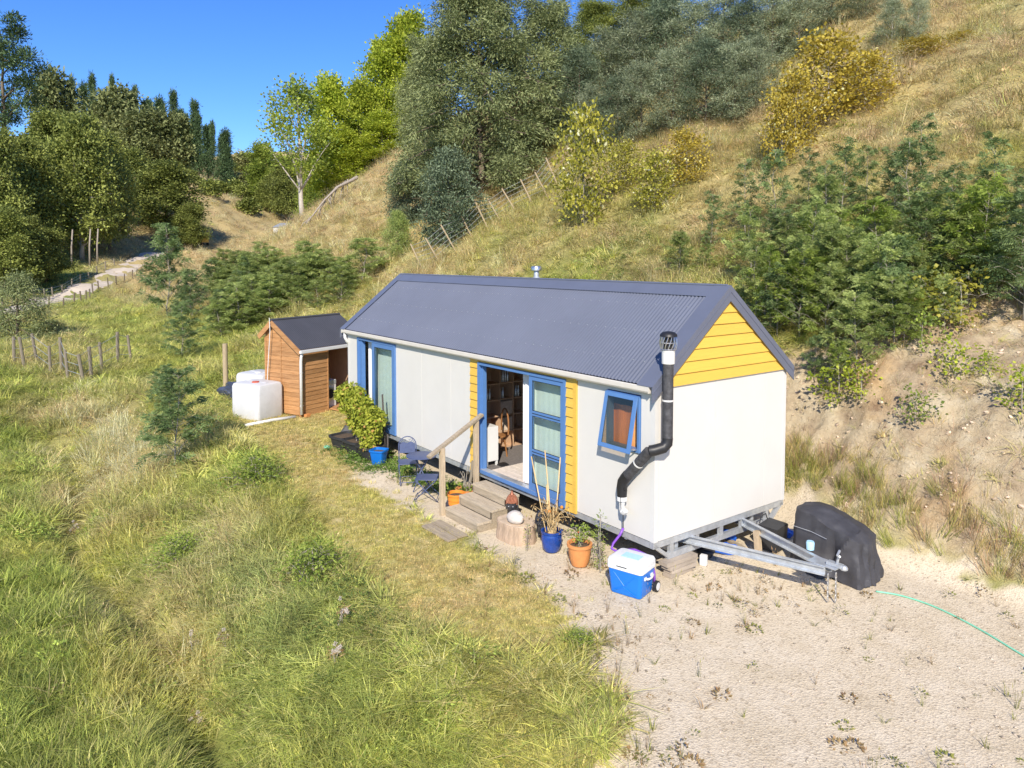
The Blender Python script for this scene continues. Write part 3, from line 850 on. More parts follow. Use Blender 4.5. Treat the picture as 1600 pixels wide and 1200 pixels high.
# --- sliding window at the far end of the front wall
wf = MB(); frame_rect(wf, -10.17, -8.10, .015, 2.19, .06, -.04, .12)
wf.box(-10.11, -9.96, .0, .10, zz(.075), zz(2.13))
win = wf.build('sliding_window', M['blue_frame'], house, bevel=0.004)
lf = MB(); frame_rect(lf, -9.32, -8.165, .075, 2.13, .10, -.03, .012, wl=.13, wb=.13)
lf.box(-9.42, -9.33, .015, .05, zz(.075), zz(2.13))
leaf2 = lf.build('window_leaf', M['blue_frame'], house, bevel=0.003)
MB().box(-9.19, -8.265, -.012, -.006, zz(.205), zz(2.03)).build('pane', M['glass'], leaf2)
sl_ = MB(); frame_rect(sl_, -9.19, -8.265, .205, 2.03, .012, -.022, -.013); sl_.build('glazing_seal', M['seal'], leaf2)
# --- awning window, pushed open at the bottom
wf = MB(); frame_rect(wf, -0.985, -0.285, 1.285, 2.155, .045, -.035, .09)
aw = wf.build('awning_window', M['blue_frame'], house, bevel=0.004)
sash = MB((-0.635, -.045, zz(2.145)))
frame_rect(sash, -0.975, -0.295, 1.285, 2.140, .065, -.075, -.040)
sash = sash.build('sash', M['blue_frame'], aw, bevel=0.004)
sash.location = (-0.635, -.045, zz(2.145)); sash.rotation_euler = (R(-11), 0, 0)
g = MB((-0.635, -.045, zz(2.145))).box(-0.91, -0.36, -.060, -.054, zz(1.35), zz(2.075)).build('pane', M['glass_frost'], aw)
g.location = sash.location; g.rotation_euler = sash.rotation_euler
MB().bar((-0.33, -.02, zz(1.33)), (-0.33, -.19, zz(1.36)), .012, .018).bar((-0.40, -.03, zz(1.325)), (-0.33, -.10, zz(1.34)), .014, .02).build('window_stay', M['chrome'], aw)

# --- insulated vent pipe round the near corner
pr = .078
P0 = (0.165, .085)
vent = MB().tube([(P0[0], P0[1], 2.16), (P0[0], P0[1], 3.28)], pr, 20).build('vent_pipe', M['pipe_wrap'], house, autosmooth=50)
diag0, diag1 = Vector((.02, -.14, 1.985)), Vector((-.46, -.135, 1.475))
MB().tube([(P0[0], P0[1], 2.18), (P0[0], P0[1] - .005, 2.10), (P0[0] - .025, P0[1] - .06, 2.035), (.08, -.10, 2.005), (.03, -.138, 1.99)], [pr * 1.05] * 5, 20).build('pipe_elbow', M['black_plastic'], vent, autosmooth=60)
MB().tube([diag0, diag1], pr, 20).build('pipe_run', M['pipe_wrap'], vent, autosmooth=50)
MB().tube([diag1 + Vector((.05, 0, .055)), diag1, (-.515, -.135, 1.40), (-.53, -.135, 1.32), (-.53, -.135, 1.17)], [pr * 1.06] * 4 + [pr * .95], 20).build('pipe_elbow', M['black_plastic'], vent, autosmooth=60)
for c, d, r_ in (((P0[0], P0[1], 2.73), (0, 0, 1), pr * 1.07), (diag0.lerp(diag1, .45), diag1 - diag0, pr * 1.06)):
    d = Vector(d).normalized() * .012; c = Vector(c)
    MB().tube([c - d, c + d], r_, 20).build('pipe_tie', M['white_plastic'], vent)
m = MB().tube([(-.515, -.06, 1.30), (-.43, -.19, 1.31), (-.44, -.12, 1.28)], .008, 6).tube([(-.50, -.20, 1.28), (-.48, -.20, 0.99)], .006, 6).tube([(-.47, -.17, 0.98), (-.475, -.16, 0.70)], .008, 6)
m.build('drain_wire', M['black_plastic'], vent)
MB().lathe([(pr * 1.0, 0), (pr * 1.22, .01), (pr * 1.24, .17), (pr * 1.16, .175), (pr * 1.24, .18), (pr * 1.24, .21), (pr * 1.16, .215)], (P0[0], P0[1], 3.26), 22).build('pipe_collar', M['white_plastic'], vent, autosmooth=35)
cz = 3.475
cow = MB().lathe([(.105, .20), (.128, .205), (.122, .235), (.09, .265), (.03, .278)], (P0[0], P0[1], cz - .015), 22).build('vent_cowl', M['black_plastic'], vent, autosmooth=40)
MB().lathe([(.07, 0), (.07, .19)], (P0[0], P0[1], cz), 16).build('cowl_core', M['dark'], cow)
m = MB()
for k in range(14):
    a = 2 * math.pi * k / 14
    m.tube([(P0[0] + .108 * math.cos(a + t * .5) * (1 + .14 * math.sin(math.pi * t)), P0[1] + .108 * math.sin(a + t * .5) * (1 + .14 * math.sin(math.pi * t)), cz + .005 + .19 * t) for t in (0, .25, .5, .75, 1)], .0065, 5)
for z_ in (.005, .10, .195):
    m.tube([(P0[0] + .112 * math.cos(t), P0[1] + .112 * math.sin(t), cz + z_) for t in np.linspace(0, 2 * math.pi, 20, endpoint=False)], .007, 5, closed=True)
m.build('cowl_cage', M['chrome'], cow)
MB().lathe([(.062, .02), (.075, 0), (.078, -.06), (.05, -.07), (.044, -.12)], (-.53, -.135, 1.17), 18).tube([(-.53, -.135, 1.08), (-.53, -.137, .98), (-.50, -.15, .935), (-.455, -.16, .94), (-.43, -.165, .985)], .042, 14).build('drain_trap', M['white_plastic'], vent, autosmooth=60)

# --- trailer chassis
g_ = M['galv']
def cbeam(p, q, w_, h_, name='chassis_rail', par=None):
    """steel channel: web and two flanges"""
    p = Vector(p); q = Vector(q); d = (q - p).normalized(); sd = d.cross(Vector((0, 0, 1))).normalized()
    m = MB(); t = .012
    m.bar(p, q, t, h_ - 2 * t)
    for s in (1, -1):
        o_ = Vector((0, 0, s * (h_ / 2 - t / 2)))
        m.bar(p + o_ + sd * (w_ / 2 - t / 2), q + o_ + sd * (w_ / 2 - t / 2), w_, t)
    return m.build(name, g_, par or house)
MB().box(-HL, -.09, .004, .055, zz(-.105), zz(-.012)).build('chassis_rail', g_, house)
MB().box(-HL, -.09, HW - .055, HW - .004, zz(-.105), zz(-.012)).build('chassis_rail', g_, house)
MB().box(-.085, -.01, .004, HW - .004, zz(-.105), zz(-.008)).build('chassis_rail', g_, house)
MB().box(-HL, -HL + .08, .06, HW - .06, zz(-.105), zz(-.012)).build('chassis_rail', g_, house)
MB().box(-HL + .1, -.1, .06, HW - .06, zz(-.03), zz(-.021)).build('floor_pan', M['galv'], house)
for Y in (0.62, 2.55):
    MB().box(-HL + .2, -.1, Y - .04, Y + .04, zz(-.33), zz(-.11)).build('chassis_rail', g_, house)
# open truss under the end wall: lower rail, uprights, raked ends
MB().box(-.075, -.015, .33, HW - .38, zz(-.335), zz(-.245)).build('truss_chord', g_, house)
for Y in (.42, 1.02, 1.62, 2.18, 2.86):
    MB().box(-.073, -.017, Y - .04, Y + .04, zz(-.245), zz(-.105)).build('truss_upright', g_, house)
MB().bar((-.045, .03, zz(-.06)), (-.045, .36, zz(-.30)), .055, .07, (1, 0, 0)).build('truss_rake', g_, house)
MB().bar((-.045, HW - .03, zz(-.06)), (-.045, HW - .40, zz(-.34)), .055, .07, (1, 0, 0)).build('truss_rake', g_, house)
for x in np.arange(-9.6, -.5, 1.5):
    MB().bar((x, .03, zz(-.08)), (x, .55, zz(-.22)), .05, .10).build('outrigger', g_, house)
    MB().bar((x, HW - .03, zz(-.08)), (x, HW - .6, zz(-.22)), .05, .10).build('outrigger', g_, house)
E1 = Vector((1.98, 1.55, .47))
cbeam((-.35, .80, zz(-.165)), (1.86, 1.45, .44), .06, .125, 'drawbar')
cbeam((-.35, 2.30, zz(-.165)), (1.86, 1.62, .44), .06, .125, 'drawbar')
MB().box(1.60, 2.02, 1.42, 1.66, .500, .512).build('drawbar_plate', g_, house)
coup = MB().box(1.84, 2.06, 1.49, 1.59, .513, .56).lathe([(.05, 0), (.055, .03), (.03, .06)], (2.08, 1.54, .50), 14).bar((1.98, 1.54, .55), (2.0, 1.54, .68), .03, .03).bar((2.0, 1.50, .68), (1.97, 1.62, .72), .028, .028).bar((2.0, 1.54, .66), (2.06, 1.46, .70), .026, .026)
coup.build('coupling', M['galv'], house, bevel=.006)
def chain(x, y, z0, z1, par):
    n = int((z0 - z1) / .032); m = MB()
    for i in range(n):
        z = z0 - i * .032; a = 0 if i % 2 else math.pi / 2
        m.tube([(x + .011 * math.cos(t) * math.cos(a), y + .011 * math.cos(t) * math.sin(a), z - .02 + .024 * math.sin(t)) for t in np.linspace(0, 2 * math.pi, 8, endpoint=False)], .0055, 5, closed=True)
    return m.build('safety_chain', M['chrome'], par)
chain(1.92, 1.42, .42, .01, house); chain(1.99, 1.50, .44, .01, house)
for k, X in enumerate((-4.6, -5.5)):
    for Y in (.55, 2.77):
        wh = MB().tube([(X, Y - .1, .32), (X, Y + .1, .32)], .32, 24).build('wheel', M['black_plastic'], house, autosmooth=40)
        MB().tube([(X, Y - .11, .32), (X, Y + .11, .32)], .17, 18).build('rim', M['galv'], wh, autosmooth=40)
# ------------------------------------------------------------------ more materials
M['tread'] = mat('tread_timber', (0.43, 0.36, 0.265), 0.85, var=0.22, scale=3.0, bump=0.35, bscale=14, stretch=(1.2, 10, 10), objvar=.10)  # same timber paler than the risers: step shading put into the colour
M['packer'] = mat('packer_timber', (0.36, 0.305, 0.245), 0.85, var=0.2, scale=3.0, bump=0.3, bscale=14, objvar=.1)
M['timber'] = mat('weathered_timber', (0.34, 0.28, 0.20), 0.85, var=0.28, scale=3.0, bump=0.35, bscale=14, stretch=(1.2, 10, 10), objvar=.08)
M['timber_y'] = mat('weathered_timber_upright', (0.44, 0.35, 0.24), 0.85, var=0.25, scale=3.0, bump=0.3, bscale=14, stretch=(10, 10, 1.2), objvar=.08)
M['cedar'] = mat('cedar_cladding', (0.29, 0.14, 0.052), 0.6, scale=2.2, bump=0.2, bscale=14, col2=(0.46, 0.25, 0.11), stretch=(1.0, 1.0, 9), objvar=.16)
M['shed_roof'] = mat('shed_roof_steel', (0.062, 0.064, 0.076), 0.5, var=0.12, scale=2)
M['post'] = mat('post_timber', (0.36, 0.285, 0.18), 0.85, var=0.2, stretch=(8, 8, 1), bump=0.2)
M['post_grey'] = mat('grey_post_timber', (0.21, 0.18, 0.135), 0.9, var=0.2, stretch=(8, 8, 1), bump=0.2)
M['navy'] = mat('navy_metal', (0.065, 0.085, 0.17), 0.45, var=0.15, scale=20)
M['tank'] = mat('tank_plastic', (0.56, 0.57, 0.58), 0.5, var=0.08, scale=3)
M['red_plastic'] = mat('red_plastic', (0.50, 0.10, 0.05), 0.5)
M['cooler_blue'] = mat('cooler_blue', (0.010, 0.16, 0.60), 0.35, var=0.06, scale=3)
M['cooler_white'] = mat('cooler_white', (0.64, 0.65, 0.65), 0.35, var=0.03)
M['pale_blue'] = mat('pale_blue_plastic', (0.36, 0.60, 0.78), 0.3, var=0.04)
M['glaze_blue'] = mat('blue_glaze', (0.012, 0.05, 0.25), 0.18, var=0.25, scale=8, spec=.6)
M['pot_blue'] = mat('blue_plastic_pot', (0.005, 0.13, 0.48), 0.4, var=0.05)
M['terracotta'] = mat('terracotta', (0.55, 0.23, 0.075), 0.75, var=0.15, scale=6, bump=0.1)
M['orange_plastic'] = mat('orange_plastic', (0.72, 0.24, 0.03), 0.45, var=0.08)
M['soil'] = mat('potting_soil', (0.10, 0.07, 0.045), 0.95, var=0.4, scale=30, bump=0.5)
M['tub_black'] = mat('black_tub', (0.030, 0.031, 0.034), 0.5, var=0.25)
M['cover'] = mat('black_cover_cloth', (0.045, 0.045, 0.052), 0.6, var=0.25, scale=5, bump=0.25, bscale=9)
M['copper'] = mat('copper_paint', (0.33, 0.13, 0.075), 0.4, metal=0.4, var=0.25, scale=20)
M['statue'] = mat('black_stone', (0.035, 0.036, 0.042), 0.4, var=0.3, scale=20)
M['stump'] = mat('stump_bark', (0.42, 0.31, 0.22), 0.95, var=0.3, scale=5, bump=0.8, bscale=20, stretch=(2, 2, .5))
M['stump_cut'] = mat('stump_cut', (0.50, 0.39, 0.28), 0.9, var=0.25, scale=9, bump=0.3)
M['rock'] = mat('pale_rock', (0.52, 0.475, 0.435), 0.9, var=0.15, scale=6, bump=0.6, bscale=14)
M['cane'] = mat('bamboo_cane', (0.55, 0.40, 0.20), 0.6, var=0.15)
M['dark_stake'] = mat('dark_stake', (0.06, 0.05, 0.045), 0.8)
M['fluff'] = leaf_mat('thistle_fluff', (0.50, 0.44, 0.38), (0.66, 0.60, 0.53), .4)
M['purple'] = mat('purple_hose', (0.20, 0.07, 0.44), 0.4)
M['hose_green'] = mat('green_hose', (0.20, 0.55, 0.38), 0.4)
M['blue_tarp'] = mat('blue_tarp', (0.02, 0.11, 0.50), 0.5, var=0.2)
M['tarp_dark'] = mat('dark_tarp', (0.045, 0.055, 0.085), 0.45, var=0.4, scale=4)
M['curtain'] = mat('curtain_cloth', (0.62, 0.62, 0.63), 0.9, var=0.03)
M['shelf_wood'] = mat('shelf_wood', (0.50, 0.33, 0.21), 0.6, var=0.2, stretch=(8, 8, 1))
M['bin_cloth'] = mat('storage_cloth', (0.55, 0.45, 0.36), 0.9, var=0.2)
M['mat_cloth'] = mat('door_mat_cloth', (0.60, 0.53, 0.46), 0.95, var=0.15, scale=14, bump=0.4)
M['shade_cloth'] = mat('shade_cloth', (0.07, 0.07, 0.075), 0.7, var=0.3)
M['bent_wood'] = mat('bent_wood', (0.26, 0.12, 0.045), 0.45, var=0.15)
M['orange_curtain'] = mat('shower_curtain', (0.70, 0.33, 0.12), 0.8, var=0.15, stretch=(6, 6, 1))

# ------------------------------------------------------------------ inside the house
def curtain(label, x0, x1, y, z0, z1, m_='curtain', amp=.035, waves=5, taper=0.0, g=None):
    n = waves * 8; P = []
    for k in range(n + 1):
        u = k / n
        P.append((x0 + (x1 - x0) * u, y + amp * math.sin(u * waves * 2 * math.pi) * (0.7 + .3 * math.sin(k * 1.7))))
    V = []; F = []
    rows = 6
    for r_ in range(rows + 1):
        t = r_ / rows
        for (x, yy) in P:
            xx = x + taper * (1 - t) * (x - x0) / max(1e-6, (x1 - x0))
            V.append((xx, y + (yy - y) * (1.1 - .3 * t), zz(z0 + (z1 - z0) * t)))
    V2 = [(a, b + .004, c) for a, b, c in V]
    w_ = len(P); N = len(V)
    for r_ in range(rows):
        for k in range(w_ - 1):
            a = r_ * w_ + k
            F.append((a, a + 1, a + w_ + 1, a + w_)); F.append((N + a, N + a + w_, N + a + w_ + 1, N + a + 1))
    o = MB().add(V + V2, F).build('curtain', M[m_], smooth=True, fix=False)
    return tag(o, label, 'curtain', g)
curtain('white curtain drawn beside the open doorway of the house', -3.40, -3.0, .17, .05, 2.12, waves=3, taper=.0)
curtain('white curtain behind the three glass panes of the sliding door', -2.995, -1.99, .16, .05, 2.14, waves=7, amp=.0025)
curtain('white curtain in the open half of the window behind the leafy tub plant', -9.93, -9.40, .17, .03, 2.15, waves=4)
curtain('pale curtain behind the closed pane of the window by the leafy tub plant', -9.36, -8.14, .16, .03, 2.15, waves=7, amp=.0025)
curtain('orange shower curtain seen through the small tilted window', -1.05, -0.25, .15, .9, 1.92, 'orange_curtain', waves=3, amp=.02)

shelf = empty('cube_shelf', (-5.65, .55, zz(.03)), 0, 'dark wooden cube shelf inside the open doorway', 'shelf')
def shl(m, nm, mt): return m.build(nm, M[mt], shelf)
cw, nc, nr_ = .36, 5, 5
for k in range(nc + 1): shl(MB().box(-.35, 0, k * cw - .012, k * cw + .012, 0, nr_ * cw), 'upright', 'shelf_wood')
for r_ in range(nr_ + 1):
    for k in range(nc): shl(MB().box(-.35, 0, k * cw + .013, (k + 1) * cw - .013, r_ * cw - .012 + (.012 if r_ == 0 else 0), r_ * cw + .012), 'shelf_board', 'shelf_wood')
shl(MB().box(-.36, -.352, 0, nc * cw, 0, nr_ * cw), 'back_panel', 'shelf_wood')
for (i, j, lab) in ((2, 2, 'cloth storage box with a scalloped rim, upper one on the cube shelf'), (2, 1, 'cloth storage box below the scalloped one on the cube shelf'), (1, 0, 'cloth storage box low on the cube shelf')):
    y0 = .55 + i * cw; z0 = zz(.03) + j * cw
    m = MB().box(-5.99, -5.66, y0 + .02, y0 + cw - .02, z0 + .014, z0 + cw - .05)
    tag(m.build('storage_box', M['bin_cloth'], bevel=.008), lab, 'storage box', 'storage boxes on the cube shelf')
for i, j, n, lab in ((2, 4, 4, 'pale glass bottle in the top middle compartment of the cube shelf'), (1, 3, 2, 'small bottle in the left compartment of the cube shelf'), (2, 3, 2, 'small jar in the compartment under the row of bottles'), (3, 3, 3, 'bottle in the right compartment of the cube shelf')):
    for q in range(n):
        o = MB().lathe([(.026, 0), (.028, .13), (.012, .17), (.012, .24)], (-5.75, .55 + i * cw + .08 + q * .065, zz(.03) + j * cw + .012), 10).build('bottle', M['chrome'], autosmooth=40)
        tag(o, lab, 'bottle', 'bottles on the cube shelf')
cab = empty('cabinet', (-4.82, .32, zz(.03)), 0, 'slim white cabinet on short legs just inside the open doorway', 'cabinet')
MB().box(-.14, .20, -.14, .16, .10, .80).build('body', M['white_plastic'], cab, bevel=.006)
for a in (-.11, .17):
    for b in (-.11, .13): MB().box(a - .02, a + .02, b - .02, b + .02, 0, .10).build('leg', M['white_plastic'], cab)
ch = empty('wooden_chair', (-5.15, .80, zz(.03)), R(10), 'bentwood chair standing in the shade behind the slim white cabinet', 'chair')
MB().lathe([(.2, .43), (.21, .45), (.2, .47)], (0, 0, 0), 18).build('seat', M['bent_wood'], ch)
for a in (45, 135, 225, 315):
    c_, s_ = math.cos(R(a)), math.sin(R(a)); MB().tube([(c_ * .17, s_ * .17, .44), (c_ * .23, s_ * .23, 0)], .017, 8).build('leg', M['bent_wood'], ch)
MB().tube([(.2 * math.cos(t) + 0, .16 + .02 * k, .47 + .52 * math.sin(t)) for k, t in enumerate(np.linspace(0, math.pi, 12))], .018, 8).build('back_hoop', M['bent_wood'], ch)
o = MB().box(-4.40, -3.15, .16, .98, zz(.031), zz(.045), R(3))
for k in range(5): o.box(-4.40, -3.15, .20 + k * .16, .22 + k * .16, zz(.045), zz(.049), R(3), (-3.775, .57))
tag(o.build('door_mat', M['mat_cloth']), 'pale woven door mat just inside the open doorway', 'mat')

# ------------------------------------------------------------------ timber steps with a handrail
st = empty('timber_steps', (-3.67, -.6, 0), 0, 'weathered timber steps with one handrail below the sliding door', 'steps')
SO = (-3.67, -.6, 0)
for k, (y0, z1) in enumerate(((-1.06, .175), (-.75, .345), (-.44, .515))):
    MB(SO).box(-4.20, -3.12, y0 + .012, y0 + .15, z1 - .045, z1).build('tread_board', M['tread'], st, bevel=.005)
    MB(SO).box(-4.20, -3.12, y0 + .158, y0 + .318, z1 - .045, z1 + .001).build('tread_board', M['tread'], st, bevel=.005)
    MB(SO).box(-4.18, -3.14, y0 + .02, y0 + .055, max(0, z1 - .17), z1 - .047).build('riser', M['timber'], st, bevel=.004)
for X in (-4.185, -3.155):
    MB(SO).prism([(-1.03, 0), (-.13, 0), (-.13, .465), (-.42, .465), (-.42, .295), (-.73, .295), (-.73, .126), (-1.03, .126)], 'x', X - .02, X + .02).build('stringer', M['timber'], st)
MB(SO).box(-4.32, -4.23, -1.10, -1.01, 0, 1.27).build('post', M['timber_y'], st, bevel=.006)
MB(SO).box(-4.50, -4.41, -.22, -.13, .02, 1.66).build('post', M['timber_y'], st, bevel=.006)
MB(SO).bar((-4.47, -.02, 1.735), (-4.26, -1.36, 1.145), .10, .055).build('handrail', M['timber'], st, bevel=.006)
for k, (y0, lab) in enumerate(((-1.37, 'bare timber board lying on the gravel against the lowest step'), (-1.60, 'bare timber board lying on the gravel, second out from the steps'))):
    o = MB().box(-3.98 + k * .05, -3.08 + k * .03, y0 - .10, y0 + .10, .022, .055).build('timber_board', M['timber'], bevel=.006)
    tag(o, lab, 'board', 'boards on the gravel before the steps')

# ------------------------------------------------------------------ bistro table and chairs
tb = empty('bistro_table', (-5.86, -.60, 0), 0, 'small round navy metal table between two folding chairs', 'table')
MB().lathe([(.02, .695), (.30, .695), (.315, .70), (.315, .715), (.30, .722), (.02, .722)], (0, 0, 0), 32).build('tabletop', M['navy'], tb, autosmooth=40)
for a in (20, 110, 200, 290):
    c_, s_ = math.cos(R(a)), math.sin(R(a))
    MB().tube([(-c_ * .2, -s_ * .2, .69), (c_ * .02, s_ * .02, .38), (c_ * .26, s_ * .26, 0.01)], .011, 8).build('leg', M['navy'], tb, smooth=True)
def bistro_chair():
    r_ = empty('folding_chair', (0, 0, 0), 0)
    m = MB()
    m.box(-.20, .20, -.20, .20, .445, .452)
    s = m.build('seat', M['navy'], r_, bevel=.003)
    MB().tube([(.21, -.20, .445), (.21, .20, .445), (-.2, .21, .445), (-.2, -.21, .445)], .010, 6, closed=True).build('seat_rim', M['navy'], s)
    for sy in (-1, 1):
        MB().tube([(.25, sy * .185, .01), (.0, sy * .185, .24), (-.22, sy * .185, .45), (-.27, sy * .185, .58)], .010, 7).build('leg', M['navy'], r_, smooth=True)
        MB().tube([(-.25, sy * .215, .01), (0, sy * .215, .24), (.19, sy * .215, .44)], .010, 7).build('leg', M['navy'], r_, smooth=True)
    pts = [(-.27, -.19, .56), (-.30, -.19, .72)] + [(-.30 - .03 * math.sin(t), -.19 * math.cos(t), .72 + .19 * math.sin(t)) for t in np.linspace(.2, math.pi - .2, 11)] + [(-.30, .19, .72), (-.27, .19, .56)]
    MB().tube(pts, .011, 7).build('back_hoop', M['navy'], r_, smooth=True)
    pan = [(-.17, .56), (.17, .56), (.17, .74), (.10, .80), (.0, .775), (-.10, .80), (-.17, .74)]
    m = MB()
    vs_ = [(-.285 - .12 * (z - .56), y, z) for y, z in pan] + [(-.289 - .12 * (z - .56), y, z) for y, z in pan]
    n = len(pan); m.add(vs_, [tuple(range(n)), tuple(range(2 * n - 1, n - 1, -1))] + [(i, n + i, n + (i + 1) % n, (i + 1) % n) for i in range(n)])
    m.build('backrest', M['navy'], r_)
    m = MB()
    for sg in (-1, 1): m.tube([(-.312, sg * .17, .74), (-.316, sg * .10, .86), (-.318, sg * .03, .84), (-.312, sg * .06, .80), (-.310, sg * .11, .83)], .006, 6)
    m.tube([(.22, -.21, .06), (.22, .21, .06)], .008, 6).tube([(-.22, -.21, .06), (-.22, .21, .06)], .008, 6)
    tag(m.build('scrollwork', M['navy'], r_), kind='stuff')
    return r_
c1 = bistro_chair(); c1.location = (-6.42, -.60, .01); c1.rotation_euler = (0, 0, R(-25))
tag(c1, 'navy folding chair whose rounded back stands against the white wall behind the round table', 'chair', 'folding chairs at the bistro table')
c2 = copy_tree(c1); c2.location = (-5.22, -.84, .01); c2.rotation_euler = (0, 0, R(-128))
tag(c2, 'navy folding chair seen side on between the round table and the handrail post', 'chair', 'folding chairs at the bistro table')

# ------------------------------------------------------------------ pots and plants along the wall
def pot(name, label, loc, prof, mt, cat='pot', soil=None, seg=28, sq=None, rz=0):
    o = MB().lathe(prof, (0, 0, 0), seg, sq=sq, cap=False)
    o = o.build(name, M[mt], autosmooth=35, fix=True)
    o.location = loc; o.rotation_euler = (0, 0, rz)
    tag(o, label, cat)
    if soil:
        MB().lathe([(0.001, soil[1] + .012), (soil[0] * .5, soil[1] + .01), (soil[0], soil[1])], (0, 0, 0), seg, sq=sq, cap=False).build('soil', M['soil'], o)
    return o
def pot_prof(r0, r1, h, rim=.02, t=.02):
    return [(0.001, .0), (r0, 0), (r0 * .4 + r1 * .6, h * .5), (r1, h - .06), (r1 + rim, h - .055), (r1 + rim, h), (r1 + rim - t, h), (r1 - t, h - .08), (r0 * .7, .03)]
pot('glazed_pot', 'dark blue glazed pot holding bamboo canes and dead stems', (-1.76, -.50, .02), [(0.001, 0), (.115, 0), (.15, .06), (.17, .18), (.165, .26), (.155, .295), (.178, .305), (.178, .335), (.15, .335), (.14, .26), (.14, .22)], 'glaze_blue', soil=(.145, .27))
pot('terracotta_pot', 'orange terracotta pot with a sparse green plant beside the blue glazed pot', (-1.08, -.50, .02), [(0.001, 0), (.125, 0), (.16, .10), (.175, .22), (.178, .285), (.20, .295), (.20, .34), (.168, .34), (.16, .26)], 'terracotta', soil=(.165, .29))
pot('orange_pot', 'ribbed orange plastic pot behind the handrail post of the steps', (-4.42, -.66, .02), [(0.001, 0), (.13, 0), (.145, .08), (.152, .085), (.15, .16), (.165, .165), (.165, .25), (.185, .255), (.185, .29), (.16, .29), (.15, .2)], 'orange_plastic', soil=(.15, .24))
pot('wide_terracotta_pot', 'wide terracotta pot with bare sticks between the steps and the wall', (-4.62, -.30, .02), [(0.001, 0), (.15, 0), (.19, .2), (.215, .21), (.215, .26), (.19, .26), (.18, .2)], 'terracotta', soil=(.185, .21))
pot('square_pot', 'bright blue square plastic pot beside the black tubs', (-8.02, -.50, .02), [(0.001, 0), (.125, 0), (.17, .30), (.19, .31), (.19, .345), (.165, .345), (.15, .25)], 'pot_blue', soil=(.155, .29), seg=32, sq=6, rz=R(35))
tubp = [(0.001, 0), (.25, 0), (.31, .26), (.345, .27), (.345, .32), (.30, .32), (.28, .24)]
for k, (x, y, lab) in enumerate(((-8.62, -.38, 'black plastic tub right behind the blue square pot, with the leafy plant'), (-9.28, -.42, 'black plastic tub in the middle of the row of tubs'), (-9.90, -.50, 'black plastic tub furthest along the wall towards the cedar shed'))):
    o = pot('planter_tub', lab, (x, y, .02), tubp, 'tub_black', 'planter', soil=(.29, .27), seg=32, sq=5, rz=R(6 * k)); o['group'] = 'black tubs along the wall'
# leafy plant growing in the tubs
def bush_leaves(seed, blobs, n, L, W, up=.4):
    g = np.random.default_rng(seed); C = []; D = []
    for (cx, cy, cz_, rx, ry, rz_) in blobs:
        k = int(n * rx * ry * rz_ * 30)
        o = rand_dirs(k, g) * (g.uniform(.25, 1, k) ** .45)[:, None]
        C.append(np.array([cx, cy, cz_]) + o * np.array([rx, ry, rz_])); D.append(o)
    C = np.concatenate(C); D = np.concatenate(D); m_ = len(C)
    dd = unit(D * .6 + rand_dirs(m_, g) * .7 - np.array([0, 0, .25])); nr = unit(D * .9 + rand_dirs(m_, g) * .6 + np.array([0, 0, up]))
    return leaf_quads(C, dd, nr, g.uniform(*L, m_), g.uniform(*W, m_)), np.clip(.5 + g.normal(size=m_) * .27, 0, 1)
def stems(pts, base, r_=.008):
    m = MB()
    for p in pts:
        b = Vector(base) + Vector((random.uniform(-.08, .08), random.uniform(-.08, .08), 0)); p = Vector(p)
        m.tube([b, b.lerp(p, .5) + Vector((random.uniform(-.04, .04), random.uniform(-.04, .04), .03)), p], [r_, r_ * .8, r_ * .4], 6)
    return m
bl = [(-8.60, -.44, .70, .30, .28, .34), (-8.55, -.42, 1.0, .34, .30, .26), (-8.95, -.46, 1.12, .34, .32, .30), (-9.35, -.44, 1.22, .36, .34, .30), (-9.75, -.44, 1.38, .40, .34, .28), (-9.12, -.46, .82, .26, .26, .34), (-9.50, -.42, .80, .20, .2, .30), (-8.50, -.52, .42, .22, .22, .18), (-10.15, -.42, 1.30, .26, .24, .16), (-8.30, -.38, .95, .2, .2, .22), (-10.0, -.4, 1.05, .2, .2, .18), (-9.30, -.42, 1.52, .16, .16, .12)]
V, lv = bush_leaves(5, bl, 900, (.06, .11), (.045, .08))
tp = empty('tub_plant', (0, 0, 0), 0, 'bushy yellow green plant filling the black tubs by the far window', 'plant')
link_mesh('foliage', leaf_mesh('foliage', V, lv), M['leaf_tub'], tp)
m = MB()
for bx in (-8.62, -9.28): 
    s_ = stems([(b[0], b[1], b[2]) for b in bl if abs(b[0] - bx) < .6], (bx, -.40, .28), .012); m.v += [] ; m.add(s_.v, s_.f)
m.build('stem', M['bark_thin'], tp)
